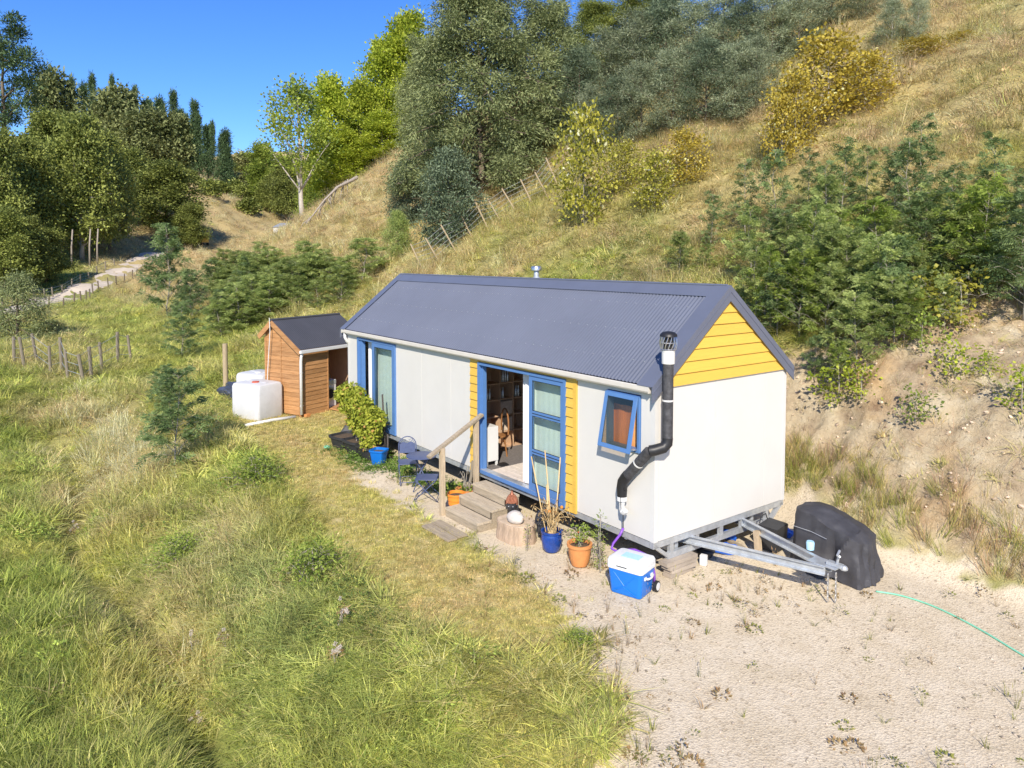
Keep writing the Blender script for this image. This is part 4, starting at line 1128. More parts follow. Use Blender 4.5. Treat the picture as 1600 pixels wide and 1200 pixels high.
# dead stems and canes in the blue glazed pot
def dead_plant(seed, c, h, sp, n=14):
    rd = random.Random(seed); m = MB(); ends = []
    for k in range(n):
        a = rd.uniform(0, 6.28); s = rd.uniform(.2, 1) * sp; hh = h * rd.uniform(.5, 1.05)
        p = [(c[0] + rd.uniform(-.05, .05), c[1] + rd.uniform(-.05, .05), c[2])]
        p.append((c[0] + .5 * s * math.cos(a), c[1] + .5 * s * math.sin(a), c[2] + hh * .7)); p.append((c[0] + s * math.cos(a), c[1] + s * math.sin(a), c[2] + hh * rd.uniform(.6, 1.0)))
        p.append((c[0] + 1.25 * s * math.cos(a), c[1] + 1.25 * s * math.sin(a), c[2] + hh * rd.uniform(.4, .8)))
        m.tube(p, [.007, .006, .005, .003], 5); ends += [p[2], p[3], p[1]]
    return m, ends
def leaves_at(seed, pts, per, sig, L, W, hang=.4):
    g = np.random.default_rng(seed); P = np.repeat(np.array(pts, float), per, 0); n = len(P)
    P = P + g.normal(size=(n, 3)) * sig; d = rand_dirs(n, g); d[:, 2] -= hang
    return leaf_quads(P, unit(d), rand_dirs(n, g) + np.array([0, 0, .3]), g.uniform(*L, n), g.uniform(*W, n)), np.clip(g.normal(size=n) * .25 + .5, 0, 1)
WEEDP = dict(tree_proto(seed=205, H=.9, base=.08, rad=lambda t: .12 * (1.1 - t), n_limb=13, n_twig=2, n_leaf=5, L=(.04, .075), W=(.014, .026), sig=.03, rise=.6, trunk_r=.006, sub=.4, up=.3), R=.12)
dp = empty('dead_plant', (-1.76, -.50, .30), 0, 'dead brown branching plant with a few orange heads in the blue glazed pot', 'plant')
m, e = dead_plant(3, (0, 0, 0), .62, .36, 22); m.build('stem', M['cane'], dp)
V, lv = leaves_at(4, e, 4, .035, (.03, .07), (.015, .035)); link_mesh('leaves', leaf_mesh('leaves', V, lv), M['leaf_dead'], dp)
m = MB()
for p in ((.06, -.1, .40), (-.12, -.02, .35), (.19, .05, .48), (-.05, .12, .30)): m.ico(p, .028, 1, noise=.2)
tag(m.build('flower_heads', M['orange_plastic'], dp), kind='stuff')
tp2 = empty('potted_herb', (-1.08, -.50, .31), 0, 'sparse green plant with a few red flowers in the terracotta pot', 'plant')
m, e = dead_plant(8, (0, 0, 0), .42, .17, 13); m.build('stem', M['bark_thin'], tp2)
V, lv = leaves_at(9, e, 6, .05, (.03, .07), (.02, .04)); link_mesh('leaves', leaf_mesh('leaves', V, lv), M['leaf_weed'], tp2)
m = MB()
for p in ((.02, -.06, .17), (.0, -.08, .10), (.03, -.05, .24)): m.ico(p, .016, 1)
tag(m.build('flowers', M['red_plastic'], tp2), kind='stuff')
for k, (a, b, lab) in enumerate((((-1.85, -.55, .31), (-2.40, -.42, 1.42), 'bamboo cane leaning left from the blue glazed pot, its top by the door stile'), ((-1.80, -.46, .31), (-2.28, -.22, 1.52), 'bamboo cane leaning left from the blue glazed pot, taller and nearer the wall'), ((-1.66, -.52, .31), (-1.90, -.20, 1.48), 'bamboo cane rising straight from the right of the blue glazed pot'), ((-1.84, -.50, .31), (-2.12, -.30, .98), 'short thick pale stake among the canes in the blue glazed pot'))):
    tag(MB().tube([a, b], .011 if k < 3 else .022, 7).build('bamboo_cane', M['cane'], smooth=True), lab, 'cane', 'canes in the blue glazed pot')
sk = empty('dry_sticks', (-4.62, -.30, .22), 0, 'bare dry sticks standing in the wide terracotta pot', 'plant')
m, e = dead_plant(12, (0, 0, 0), .55, .22, 9); m.build('stick', M['bark_thin'], sk)
MB().tube([(0.06, 0, 0), (.10, .05, .3), (.12, .08, .62)], [.035, .03, .03], 8).build('driftwood', M['post_grey'], sk)
V, lv = leaves_at(14, [(0, -.1, .03), (.1, -.05, .05), (-.1, 0, .04), (-.35, .0, -.05), (-.5, .1, -.08), (-.42, -.1, -.1)], 30, .06, (.05, .1), (.03, .05), 0); link_mesh('leaves', leaf_mesh('leaves', V, lv), M['leaf_weed'], sk)
for k, (a, b, lab) in enumerate((((-8.42, -.12, .02), (-8.62, -.10, 1.52), 'dark garden stake beside the leafy tub plant, the taller one'), ((-8.20, -.18, .02), (-8.24, -.16, .62), 'dark garden stake beside the leafy tub plant, the short one'))):
    tag(MB().tube([a, b], .022, 7).build('garden_stake', M['dark_stake'], smooth=True), lab, 'stake', 'dark stakes by the far window')
# shade cloth wedge leaning at the end of the tubs
o = MB().hexa([(-10.45, -.62, .01), (-9.98, -.12, .01), (-10.02, -.08, .01), (-10.49, -.58, .01), (-10.62, -.02, .62), (-10.30, .0, .78), (-10.33, .03, .78), (-10.65, .01, .62)])
tag(o.build('shade_cloth', M['shade_cloth']), 'dark shade cloth panel leaning by the tubs at the far end', 'cloth')
tag(MB().box(-10.10, -9.96, -.98, -.90, .04, .10, R(30)).build('trowel', M['hose_green'], bevel=.01), 'small turquoise garden tool lying in the weeds by the far tub', 'tool')

# ------------------------------------------------------------------ stump, rock, heads
def blob(name, c, prof, seg, seed, amp, mt, par=None, squash=(1, 1), lean=(0, 0)):
    """closed lathe with uneven radius"""
    rd = np.random.default_rng(seed); ph = rd.uniform(0, 6.28, 5); V = []; F = []
    for i, (r_, z_) in enumerate(prof):
        for k in range(seg):
            a = 2 * math.pi * k / seg
            q = 1 + amp * (math.sin(2 * a + ph[0]) * .5 + math.sin(3 * a + ph[1]) * .35 + math.sin(5 * a + ph[2] + z_ * 3) * .25 + math.sin(9 * a + ph[3]) * .15)
            V.append((c[0] + r_ * q * math.cos(a) * squash[0] + lean[0] * z_, c[1] + r_ * q * math.sin(a) * squash[1] + lean[1] * z_, c[2] + z_))
    n = len(prof)
    for i in range(n - 1):
        for k in range(seg): F.append((i * seg + k, i * seg + (k + 1) % seg, (i + 1) * seg + (k + 1) % seg, (i + 1) * seg + k))
    F.append(tuple(range(seg - 1, -1, -1))); F.append(tuple((n - 1) * seg + k for k in range(seg)))
    return MB().add(V, F).build(name, M[mt], par, autosmooth=45)
stp = blob('tree_stump', (-2.55, -.62, 0), [(.40, 0), (.39, .12), (.37, .22), (.385, .29), (.375, .305)], 40, 4, .10, 'stump', squash=(1.0, .72))
tag(stp, 'low wide tree stump with rough bark carrying a white rock by the steps', 'stump')
blob('cut_face', (-2.55, -.62, .306), [(.365, 0), (.36, .008), (.2, .012), (.02, .012)], 40, 4, .10, 'stump_cut', stp, squash=(1.0, .72))
o = MB().ico((-2.48, -.70, .40), .155, 3, (1.15, .85, .70), noise=.06, seed=5).build('white_rock', M['rock'], smooth=True)
tag(o, 'rounded white rock resting on the tree stump', 'rock')
def head_statue(loc, rz, s, label, hair):
    r_ = empty('head_statue', loc, rz, label, 'statue', 'stone heads by the stump'); r_.scale = (s, s, s)
    # head faces local -y
    m = MB()
    prof = [(.055, 0), (.06, .03), (.05, .06), (.062, .075), (.085, .10), (.102, .14), (.112, .19), (.115, .24), (.11, .29), (.09, .335), (.055, .365), (.02, .375)]
    V = []; F = []; seg = 28
    for r0, z in prof:
        for k in range(seg):
            a = 2 * math.pi * k / seg; x, y = math.cos(a) * r0 * .88, math.sin(a) * r0
            if y < 0:
                f = math.exp(-(x / .018) ** 2); fw = 1 + 0
                y -= f * .020 * math.exp(-((z - .165) / .022) ** 2) + f * .010 * math.exp(-((z - .20) / .03) ** 2)   # nose
                y -= math.exp(-(x / .028) ** 2) * .010 * math.exp(-((z - .125) / .010) ** 2)                              # lips
                for sx in (-1, 1): y += .010 * math.exp(-((x - sx * .040) / .020) ** 2) * math.exp(-((z - .205) / .016) ** 2)
            V.append((x, y, z))
    for i in range(len(prof) - 1):
        for k in range(seg): F.append((i * seg + k, i * seg + (k + 1) % seg, (i + 1) * seg + (k + 1) % seg, (i + 1) * seg + k))
    F.append(tuple(range(seg - 1, -1, -1))); F.append(tuple((len(prof) - 1) * seg + k for k in range(seg)))
    m.add(V, F).build('face', M['statue'], r_, smooth=True)
    for sx in (-1, 1):
        MB().ico((sx * .108, .005, .165), .05, 2, (.28, .5, 1.25)).build('ear', M['statue'], r_, smooth=True)
        MB().ico((sx * .038, -.100, .203), .017, 2, (1.1, .35, .5)).build('eye', M['galv'] if hair == 'copper' else M['statue'], r_, smooth=True)
    m = MB(); rd = random.Random(2)
    for i in range(9):
        z = .235 + i * .019; rr = .118 * math.sqrt(max(.02, 1 - ((z - .24) / .165) ** 2)); n = max(4, int(rr * 2 * math.pi / .030))
        for k in range(n):
            a = 2 * math.pi * (k + .5 * (i % 2)) / n
            if math.sin(a) < -.35 and i < 2: continue
            m.ico((rr * .9 * math.cos(a), rr * math.sin(a), z), .018, 1)
    for i in range(4):
        m.ico((0, 0, .40 + .022 * i), .050 - .011 * i, 1)
    tag(m.build('hair_curls', M[hair], r_, smooth=True), kind='stuff')
    return r_
head_statue((-2.82, -.52, .30), R(40), .92, 'black sculpted head with copper coloured curled hair between the steps and the stump', 'copper')
head_statue((-2.20, -.30, .02), R(100), 1.25, 'all black sculpted head standing behind the right end of the stump', 'statue')

# ------------------------------------------------------------------ cooler
ck = empty('cool_box', (.03, -.50, .015), R(16.6), 'blue cool box with a white lid and wheels on the gravel by the house corner', 'cool box')
ck.scale = (1.15, 1.15, 1.17)
def rsq(hx, hy, rr, n=5):
    P = []
    for cx, cy, a0 in ((hx - rr, hy - rr, 0), (-hx + rr, hy - rr, 90), (-hx + rr, -hy + rr, 180), (hx - rr, -hy + rr, 270)):
        for k in range(n + 1):
            a = R(a0 + 90 * k / n); P.append((cx + rr * math.cos(a), cy + rr * math.sin(a)))
    return P
def loft(levels, name, mt, par, cap=True, autos=35):
    V = []; F = []; n = None
    for hx, hy, rr, z in levels:
        p = rsq(hx, hy, rr); n = len(p); V += [(x, y, z) for x, y in p]
    for i in range(len(levels) - 1):
        for k in range(n): F.append((i * n + k, i * n + (k + 1) % n, (i + 1) * n + (k + 1) % n, (i + 1) * n + k))
    F.append(tuple(range(n - 1, -1, -1))); F.append(tuple((len(levels) - 1) * n + k for k in range(n)))
    return MB().add(V, F).build(name, M[mt], par, autosmooth=autos)
loft([(.205, .165, .04, .0), (.212, .172, .045, .02), (.222, .182, .05, .15), (.238, .195, .05, .305)], 'body', 'cooler_blue', ck)
lid = loft([(.243, .20, .05, .306), (.248, .205, .05, .312), (.248, .205, .05, .345), (.244, .20, .05, .352), (.248, .205, .05, .358), (.246, .203, .05, .40), (.235, .19, .05, .425), (.215, .17, .05, .432)], 'lid', 'cooler_white', ck)
MB().box(-.11, .13, -.075, .075, .4322, .438).build('lid_panel', M['pale_blue'], lid, bevel=.004)
MB().box(-.10, .04, -.212, -.203, .352, .36).build('lid_slot', M['seal'], lid)
for s in (1, -1):
    m = MB().tube([(-.15 + 0, -.186 if 0 else -.190, .27), (0.0, -.185, .12), (.15, -.190, .27)], .006, 6)
m.tube([(-.16, -.184, .03), (-.02, -.180, .10), (.16, -.184, .03)], .006, 6)
tag(m.build('moulded_ribs', M['cooler_blue'], ck), kind='stuff')
hd = MB().tube([(.230, -.085, .235), (.262, -.085, .238), (.266, -.02, .225), (.266, .02, .225), (.262, .085, .238), (.230, .085, .235)], .013, 8).build('handle', M['cooler_white'], ck, smooth=True)
for y in (-.085, .085): MB().box(.226, .245, y - .025, y + .025, .215, .255).build('handle_bracket', M['cooler_white'], hd, bevel=.004)
for x in (-.262, .262):
    t_ = MB().tube([(x - .02, .175, .062), (x + .02, .175, .062)], .066, 20).build('wheel', M['black_plastic'], ck, autosmooth=40)
    MB().tube([(x - .024, .175, .062), (x + .024, .175, .062)], .048, 18).build('hub', M['cooler_white'], t_, autosmooth=40)
MB().tube([(-.26, .175, .062), (.26, .175, .062)], .009, 6).build('axle', M['black_plastic'], ck)
hp = [(-.475, -.155, .70), (-.50, -.20, .60), (-.56, -.28, .47), (-.55, -.33, .40), (-.46, -.32, .385), (-.36, -.25, .42), (-.20, -.19, .46), (-.02, -.14, .43), (.08, -.12, .34), (.12, -.12, .2), (.13, -.12, .06)]
tag(MB().tube(hp, .020, 10).build('purple_hose', M['purple'], smooth=True), 'purple hose curling from the drain pipe down behind the cool box', 'hose')

for k, (x, y, h_) in enumerate(((-.80, -.36, .95), (-.68, -.44, .78), (-2.02, -.80, .5))):
    plant('tall_weed', WEEDP, M['leaf_weed'], M['bark_thin'], (x, y, .0), h_, k * 2.0, ('tall thin weed growing right of the terracotta pot', 'shorter thin weed right of the tall one by the terracotta pot', 'small weed in front of the dark blue glazed pot')[k], 'plant')
# timber packers under the trailer corner
for k, (z0, h_, x0, x1, y0, y1) in enumerate(((.0, .062, -.06, .10, .26, .80), (.063, .06, -.05, .12, .28, .84), (.124, .055, -.07, .11, .24, .86), (.18, .062, -.08, .10, .20, .88))):
    o = MB().box(x0, x1, y0, y1, z0, z0 + h_, R((-1) ** k * 1.5)).build('timber_packer', M['packer'], bevel=.004)
    tag(o, ('timber packer lying lowest in the stack under the drawbar end of the trailer', 'timber packer second from the bottom under the drawbar end of the trailer', 'timber packer second from the top under the drawbar end of the trailer', 'timber packer on top of the stack under the drawbar end of the trailer')[k], 'timber block', 'packers under the trailer corner')

# ------------------------------------------------------------------ covered barbecue
def bbq_cover():
    r_ = empty('covered_barbecue', (1.42, 2.50, 0), R(4), 'bulky barbecue under a black fabric cover beside the drawbar', 'barbecue')
    g = np.random.default_rng(9); n, rows = 96, 34; V = []; F = []
    ph = g.uniform(0, 6.28, 6)
    for i in range(rows):
        t = i / (rows - 1)                      # 0 hem .. 1 crown
        for k in range(n):
            a = 2 * math.pi * k / n; c_, s_ = math.cos(a), math.sin(a)
            m_ = (abs(c_) ** 4 + abs(s_) ** 4) ** (-.25)
            ux, uy = c_ * m_, s_ * m_
            side = t < .62
            if side:
                q = t / .62
                hx, hy = .62 - .09 * q, .40 - .06 * q
                def tri(u): return abs((u / math.pi) % 2 - 1) * 2 - 1      # sharp pleats
                fold = (1 - q) ** .45 * (.055 * tri(7 * a + ph[0] + 1.2 * q) * (.5 + .5 * math.sin(2 * a + ph[4])) + .022 * tri(17 * a + ph[1] - 2 * q)) + .018 * math.sin(5 * a + ph[2] + q * 5) + .016 * tri(9 * a - 5 * q + ph[5]) * q
                x, y = ux * (hx + fold), uy * (hy + fold)
                top = 1.0 - .30 * max(0, (x + .35)) ** 1.2 / .9
                z = .02 + q * (top - .10) + (.03 * math.sin(7 * a + ph[3]) * (1 - q) if q < .15 else 0)
            else:
                q = (t - .62) / .38
                rr = (1 - q) * (.985 - .0 * q)
                x, y = ux * .53 * rr, uy * .34 * rr
                top = 1.0 - .30 * max(0, (x + .35)) ** 1.2 / .9
                z = top - .08 * (1 - q) ** 2.5 - .0 + .025 * math.exp(-(y / .10) ** 2) - .012 * abs(math.sin(6 * x + 1))
            # crease running down the front from the ridge
            cr = math.exp(-((x - .08 - (.5 * t)) / .05) ** 2) * (1 if y < 0 else 0) * (t > .2)
            wr_ = float(fbm(np.array([x * 7 + 3]), np.array([y * 7 + z * 8]), 77, 3)[0] - .5)
            V.append((x * (1 + .05 * wr_), (y - .075 * cr) * (1 + .10 * wr_), z + .03 * cr + .03 * wr_ * min(1, t * 4)))
    for i in range(rows - 1):
        for k in range(n): F.append((i * n + k, i * n + (k + 1) % n, (i + 1) * n + (k + 1) % n, (i + 1) * n + k))
    F.append(tuple((rows - 1) * n + k for k in range(n)))
    MB().add(V, F).build('fabric_cover', M['cover'], r_, autosmooth=24)
    m = MB().tube([(-.50, -.36, .66), (-.2, -.385, .66), (.05, -.40, .62)], .004, 5); m.build('seam_piping', M['galv'], r_)
    for x in (-.5, .5):
        for y in (-.28, .28): MB().tube([(x, y - .02, .05), (x, y + .02, .05)], .05, 14).build('castor', M['black_plastic'], r_)
    return r_
bbq_cover()
hs = [(2.15, 2.30, .03), (2.45, 2.46, .025), (2.9, 2.48, .025), (3.5, 2.30, .025), (4.1, 2.02, .025), (4.8, 1.75, .025), (5.6, 1.6, .025), (6.8, 1.9, .025)]
def smooth_path(P, k=6):
    P = np.array(P, float); out = []
    for i in range(len(P) - 1):
        p0, p1, p2, p3 = P[max(0, i - 1)], P[i], P[i + 1], P[min(len(P) - 1, i + 2)]
        for t in np.linspace(0, 1, k, endpoint=False):
            out.append(.5 * ((2 * p1) + (-p0 + p2) * t + (2 * p0 - 5 * p1 + 4 * p2 - p3) * t * t + (-p0 + 3 * p1 - 3 * p2 + p3) * t ** 3))
    return out + [P[-1]]
tag(MB().tube([(a, b, ground_at(a, b) + .014) for a, b, c in smooth_path(hs)], .012, 7).build('garden_hose', M['hose_green'], smooth=True), 'pale green garden hose trailing across the gravel from the covered barbecue', 'hose')
# things pushed under the trailer
b_ = empty('tote_bag', (.34, 2.50, 0), R(8), 'open black tote standing under the drawbar', 'bag')
m = MB().hexa([(-.15, -.17, .01), (.15, -.17, .01), (.15, .17, .01), (-.15, .17, .01), (-.17, -.2, .42), (.17, -.2, .40), (.17, .2, .42), (-.17, .2, .44)])
m.build('body', M['tub_black'], b_, bevel=.01)
MB().tube([(-.17, -.14, .42), (-.17, -.08, .53), (-.17, .08, .53), (-.17, .14, .43)], .010, 6).build('handle', M['tub_black'], b_)
def crumple(name, c, sx, sy, sz, seed, mt, label, cat, rz=0):
    o = MB().ico((0, 0, 0), 1.0, 4, (sx, sy, sz)).build(name, M[mt])
    g = np.random.default_rng(seed)
    for v in o.data.vertices:
        p = v.co; q = fbm(np.array([p.x / sx * 1.6 + seed]), np.array([p.y / sy * 1.6 + p.z * 4]), seed, 4)[0]
        k = 1 + .7 * (abs(q - .5) * 2 - .3); v.co = Vector((p.x * k, p.y * k, max(-c[2] + .005, p.z * k)))
    o.data.polygons.foreach_set('use_smooth', [False] * len(o.data.polygons))
    o.location = c; o.rotation_euler = (0, 0, rz)
    return tag(o, label, cat)
crumple('blue_bag', (-.02, 1.72, .07), .24, .13, .09, 3, 'blue_tarp', 'crumpled blue bag on the gravel under the drawbar near the packers', 'bag', .6)
crumple('blue_bag', (-.30, 2.12, .12), .16, .12, .12, 8, 'blue_tarp', 'small blue bundle deep under the trailer end', 'bag', .2)
crumple('blue_tarp', (.05, 3.12, .07), .30, .16, .10, 5, 'blue_tarp', 'blue tarp lying beyond the tote under the far drawbar', 'tarp', .3)
tag(MB().lathe([(.001, .12), (.13, .12), (.15, .10), (.15, .085), (.12, .08), (.10, .0), (.001, 0)], (-.10, 1.33, .02), 20, cap=False).build('black_bucket', M['tub_black'], autosmooth=40), 'black lidded bucket beside the timber packers under the trailer', 'bucket')
tag(MB().box(.02, .13, 1.02, 1.10, .0, .17, R(20)).build('white_block', M['white_plastic'], bevel=.01), 'small white block standing beside the timber packers', 'block')
tag(MB().box(-.55, .15, 2.0, 2.12, .02, .09, R(-14)).build('timber_offcut', M['timber'], bevel=.006), 'yellowish timber offcut lying under the end of the trailer', 'board')
tag(MB().bar((.42, 2.00, .02), (.36, 2.02, .42), .09, .09, (1, 0, 0)).build('timber_peg', M['timber_y'], bevel=.005), 'short timber peg standing between the two drawbars', 'peg')
tag(MB().lathe([(.001, 0), (.055, 0), (.06, .1), (.05, .12), (.001, .12)], (1.42, 1.80, .515), 16, cap=False).build('turquoise_jar', M['pale_blue'], autosmooth=40), 'pale blue jar sitting on the far drawbar', 'jar')

# ------------------------------------------------------------------ cedar shed
SC = Vector((-14.05, -.09, 0)); SH = Vector((-.38, .925, 0)); SG = Vector((-.925, -.38, 0))
def S(l, w_, z): return SC + SH * l + SG * w_ + Vector((0, 0, z))
shed = empty('cedar_shed', SC, 0, 'small cedar clad shed with a black gable roof at the end of the house', 'shed')
so_ = tuple(SC); SW, SL, SEZ, SBZ, SPW, SPZ = 1.52, 2.7, 2.02, 2.42, 1.12, 2.86
def shex(l0, l1, w0, w1, z0, z1, name, mt, bev=0, par=None, z1b=None):
    p = [S(l0, w0, z0), S(l1, w0, z0), S(l1, w1, z0), S(l0, w1, z0), S(l0, w0, z1), S(l1, w0, z1), S(l1, w1, z1 if z1b is None else z1b), S(l0, w1, z1 if z1b is None else z1b)]
    return MB(so_).hexa(p).build(name, M[mt], par or shed, bevel=bev)
def roof_at(w_): return SEZ + (SPZ - SEZ) * (w_ + .1) / (SPW + .1) if w_ < SPW else SPZ - (SPZ - SBZ) * (w_ - SPW) / (SW + .12 - SPW)
k = 0; z = .06
while z < 2.0:                                # front boards
    p = [S(0, .02, z), S(1.08, .02, z), S(1.08, -.022, z), S(0, -.022, z), S(0, .02, z + .142), S(1.08, .02, z + .142), S(1.08, -.008, z + .142), S(0, -.008, z + .142)]
    MB(so_).hexa([p[0], p[3], p[2], p[1], p[4], p[7], p[6], p[5]]).build('cladding_board', M['cedar'], shed)
    z += .135
z = .06
while z < 2.75:                               # gable end boards
    def lim(zt):
        lo = 0.0 if zt < roof_at(0) - .06 else (zt + .06 - SEZ) / (SPZ - SEZ) * (SPW + .1) - .1
        hi = SW if zt < roof_at(SW) - .06 else SPW + (SPZ - .06 - zt) / (SPZ - SBZ) * (SW + .12 - SPW)
        return max(0, lo), min(SW, max(hi, lo + .01))
    a0, b0_ = lim(z); a1, b1 = lim(z + .142)
    if b1 - a1 < .03: break
    p = [S(.02, a0, z), S(-.022, a0, z), S(-.022, b0_, z), S(.02, b0_, z), S(.02, a1, z + .142), S(-.008, a1, z + .142), S(-.008, b1, z + .142), S(.02, b1, z + .142)]
    MB(so_).hexa([p[0], p[3], p[2], p[1], p[4], p[7], p[6], p[5]]).build('cladding_board', M['cedar'], shed)
    z += .135
shex(-.035, .03, -.035, .05, .0, 2.0, 'corner_board', 'cedar')
shex(-.035, .03, SW - .05, SW + .02, .0, 2.38, 'corner_board', 'cedar')
shex(-.03, -.018, .80, .86, .05, 2.55, 'batten', 'cedar')
shex(1.08, 1.12, -.03, .10, .0, 2.0, 'corner_board', 'cedar')
shex(.03, SL, SW - .04, SW, .0, 2.36, 'back_wall', 'shelf_wood')
shex(SL - .04, SL, .0, SW - .04, .0, 2.02, 'side_wall', 'shelf_wood')
shex(.021, .05, .03, SW - .04, .05, 1.95, 'inner_wall', 'shelf_wood')
shex(.05, SL - .05, -.03, SW - .05, .0, .06, 'floor', 'cedar')
def shed_roof(name, w0, w1):
    n = 150; V = []; F = []
    for r_, w_ in enumerate((w0, w1)):
        for i in range(n + 1):
            l = -.12 + (SL + .24) * i / n
            V.append(S(l, w_, roof_at(w_) + .045 + .008 * math.cos(2 * math.pi * (l) / .0757)))
    for i in range(n): F.append((i, i + 1, n + 2 + i, n + 1 + i))
    return MB(so_).add(V, F).build(name, M['shed_roof'], shed, smooth=True, fix=False)
shed_roof('roof_sheet', -.10, SPW); shed_roof('roof_sheet', SPW, SW + .12)
MB(so_).hexa([S(-.10, -.06, roof_at(-.06) - .02), S(SL + .1, -.06, roof_at(-.06) - .02), S(SL + .1, SPW, SPZ - .02), S(-.10, SPW, SPZ - .02), S(-.10, -.06, roof_at(-.06) + .02), S(SL + .1, -.06, roof_at(-.06) + .02), S(SL + .1, SPW, SPZ + .02), S(-.10, SPW, SPZ + .02)]).build('roof_deck', M['shelf_wood'], shed)
MB(so_).hexa([S(-.10, SPW, SPZ - .02), S(SL + .1, SPW, SPZ - .02), S(SL + .1, SW + .1, SBZ - .0), S(-.10, SW + .1, SBZ - .0), S(-.10, SPW, SPZ + .02), S(SL + .1, SPW, SPZ + .02), S(SL + .1, SW + .1, SBZ + .03), S(-.10, SW + .1, SBZ + .03)]).build('roof_deck', M['shelf_wood'], shed)
MB(so_).tube([S(-.13, SPW, SPZ + .05), S(SL + .1, SPW, SPZ + .05)], .04, 8).build('ridge_cap', M['shed_roof'], shed)
for w0, w1 in ((-.14, SPW), (SPW, SW + .16)):
    MB(so_).bar(S(-.14, w0, roof_at(w0) - .03), S(-.14, w1, roof_at(w1) - .03), .03, .15).build('barge_board', M['cedar'], shed)
MB(so_).bar(S(-.16, -.16, SEZ - .02), S(SL, -.16, SEZ - .02), .09, .10).build('gutter', M['white_plastic'], shed, bevel=.01)
MB(so_).tube([S(-.06, -.14, SEZ - .05), S(-.06, -.10, 1.85), S(-.06, -.08, 1.7), S(-.06, -.08, .10)], .045, 12).build('downpipe', M['white_plastic'], shed, smooth=True)
for z in (.35, 1.35): MB(so_).box(*(0, 0, 0, 0, 0, 0)) if False else shex(-.12, .0, -.10, -.075, z, z + .03, 'pipe_bracket', 'white_plastic')
MB(so_).tube([S(-.17, SPW + .02, SPZ + .12), S(-.17, SPW, SPZ - .3), S(-.14, SPW + .18, 1.2), S(-.12, SPW + .25, .5)], .012, 6).build('cable', M['white_plastic'], shed)
wm = empty('washing_machine', S(1.38, .48, .06), math.atan2(SH.y, SH.x), 'white front loading washing machine inside the cedar shed doorway', 'washing machine')
# local x runs along the shed, the front faces the opening (local -y side is outward = -SG)
MB().box(-.29, .29, -.28, .28, 0, .85).build('body', M['white_plastic'], wm, bevel=.01)
fy = -.282 if (Vector((-math.sin(wm.rotation_euler.z), math.cos(wm.rotation_euler.z), 0)).dot(SG) > 0) else .282
sg = 1 if fy > 0 else -1
dr_ = MB().tube([(0, fy, .42), (0, fy + sg * .03, .42)], .20, 24).build('door', M['chrome'], wm)
MB().tube([(0, fy + sg * .031, .42), (0, fy + sg * .04, .42)], .15, 24).build('door_glass', M['dark'], dr_)
MB().box(-.28, .28, min(fy, fy + sg * .012), max(fy, fy + sg * .012), .72, .84).build('control_panel', M['galv'], wm)
tag(MB().hexa([S(1.15, .30, .94), S(1.55, .30, .94), S(1.55, .62, .94), S(1.15, .62, .94), S(1.25, .45, 1.45), S(1.5, .45, 1.45), S(1.5, .6, 1.45), S(1.25, .6, 1.45)]).build('laundry_box', M['bent_wood']), 'brown box standing on the washing machine in the shed', 'box')
o = MB().hexa([S(1.15, -.62, .02), S(2.1, -.5, .02), S(2.1, -.04, .05), S(1.15, -.04, .05), S(1.15, -.62, .05), S(2.1, -.5, .05), S(2.1, -.04, .085), S(1.15, -.04, .085)])
tag(o.build('plywood_ramp', M['cedar']), 'brown plywood ramp in front of the shed opening', 'ramp')
tag(MB().box(-14.02, -13.90, -.02, .14, .0, .10, .4).build('brick', M['terracotta'], bevel=.005), 'single orange brick by the foot of the shed downpipe', 'brick')
tag(MB().tube([(-14.0, -.30, .05), (-13.95, -1.0, .05), (-13.75, -1.85, .045)], .05, 10).build('drain_pipe', M['white_plastic'], smooth=True), 'white drain pipe lying in the grass before the shed', 'pipe')
# water tanks
def tank(loc, rz, label, cap_):
    r_ = empty('water_tank', loc, rz, label, 'water tank', 'white water tanks beside the cedar shed')
    V = []; F = []; lev = [(.58, .48, .10, .0), (.60, .50, .12, .04), (.60, .50, .12, .95), (.57, .47, .12, 1.03), (.50, .40, .12, 1.06)]
    loft(lev, 'body', 'tank', r_, autos=40)
    MB().lathe([(.11, 1.055), (.11, 1.09), (.001, 1.10)], (.05, -.1, 0), 18, cap=False).build('lid', M['red_plastic' if cap_ else 'white_plastic'], r_, autosmooth=40)
    MB().box(-.45, .45, -.05, .05, 1.061, 1.075).build('lid_rib', M['tank'], r_, bevel=.005)
    return r_
tank((-14.98, -1.10, .0), R(22), 'white plastic water tank with a red lid in front of the cedar shed', True)
tank((-16.22, -.62, .10), R(22), 'white plastic water tank standing behind the one with the red lid', False)
crumple('dark_tarp', (-18.2, -.75, .2), .75, .45, .42, 12, 'tarp_dark', 'dark shiny tarp heaped in the grass beside the water tanks', 'tarp', .3)
tag(MB().tube([(-19.7, -.75, 0), (-19.7, -.75, 1.75)], .09, 10).build('timber_post', M['post'], autosmooth=40), 'single round timber post standing in the grass left of the water tanks', 'post')

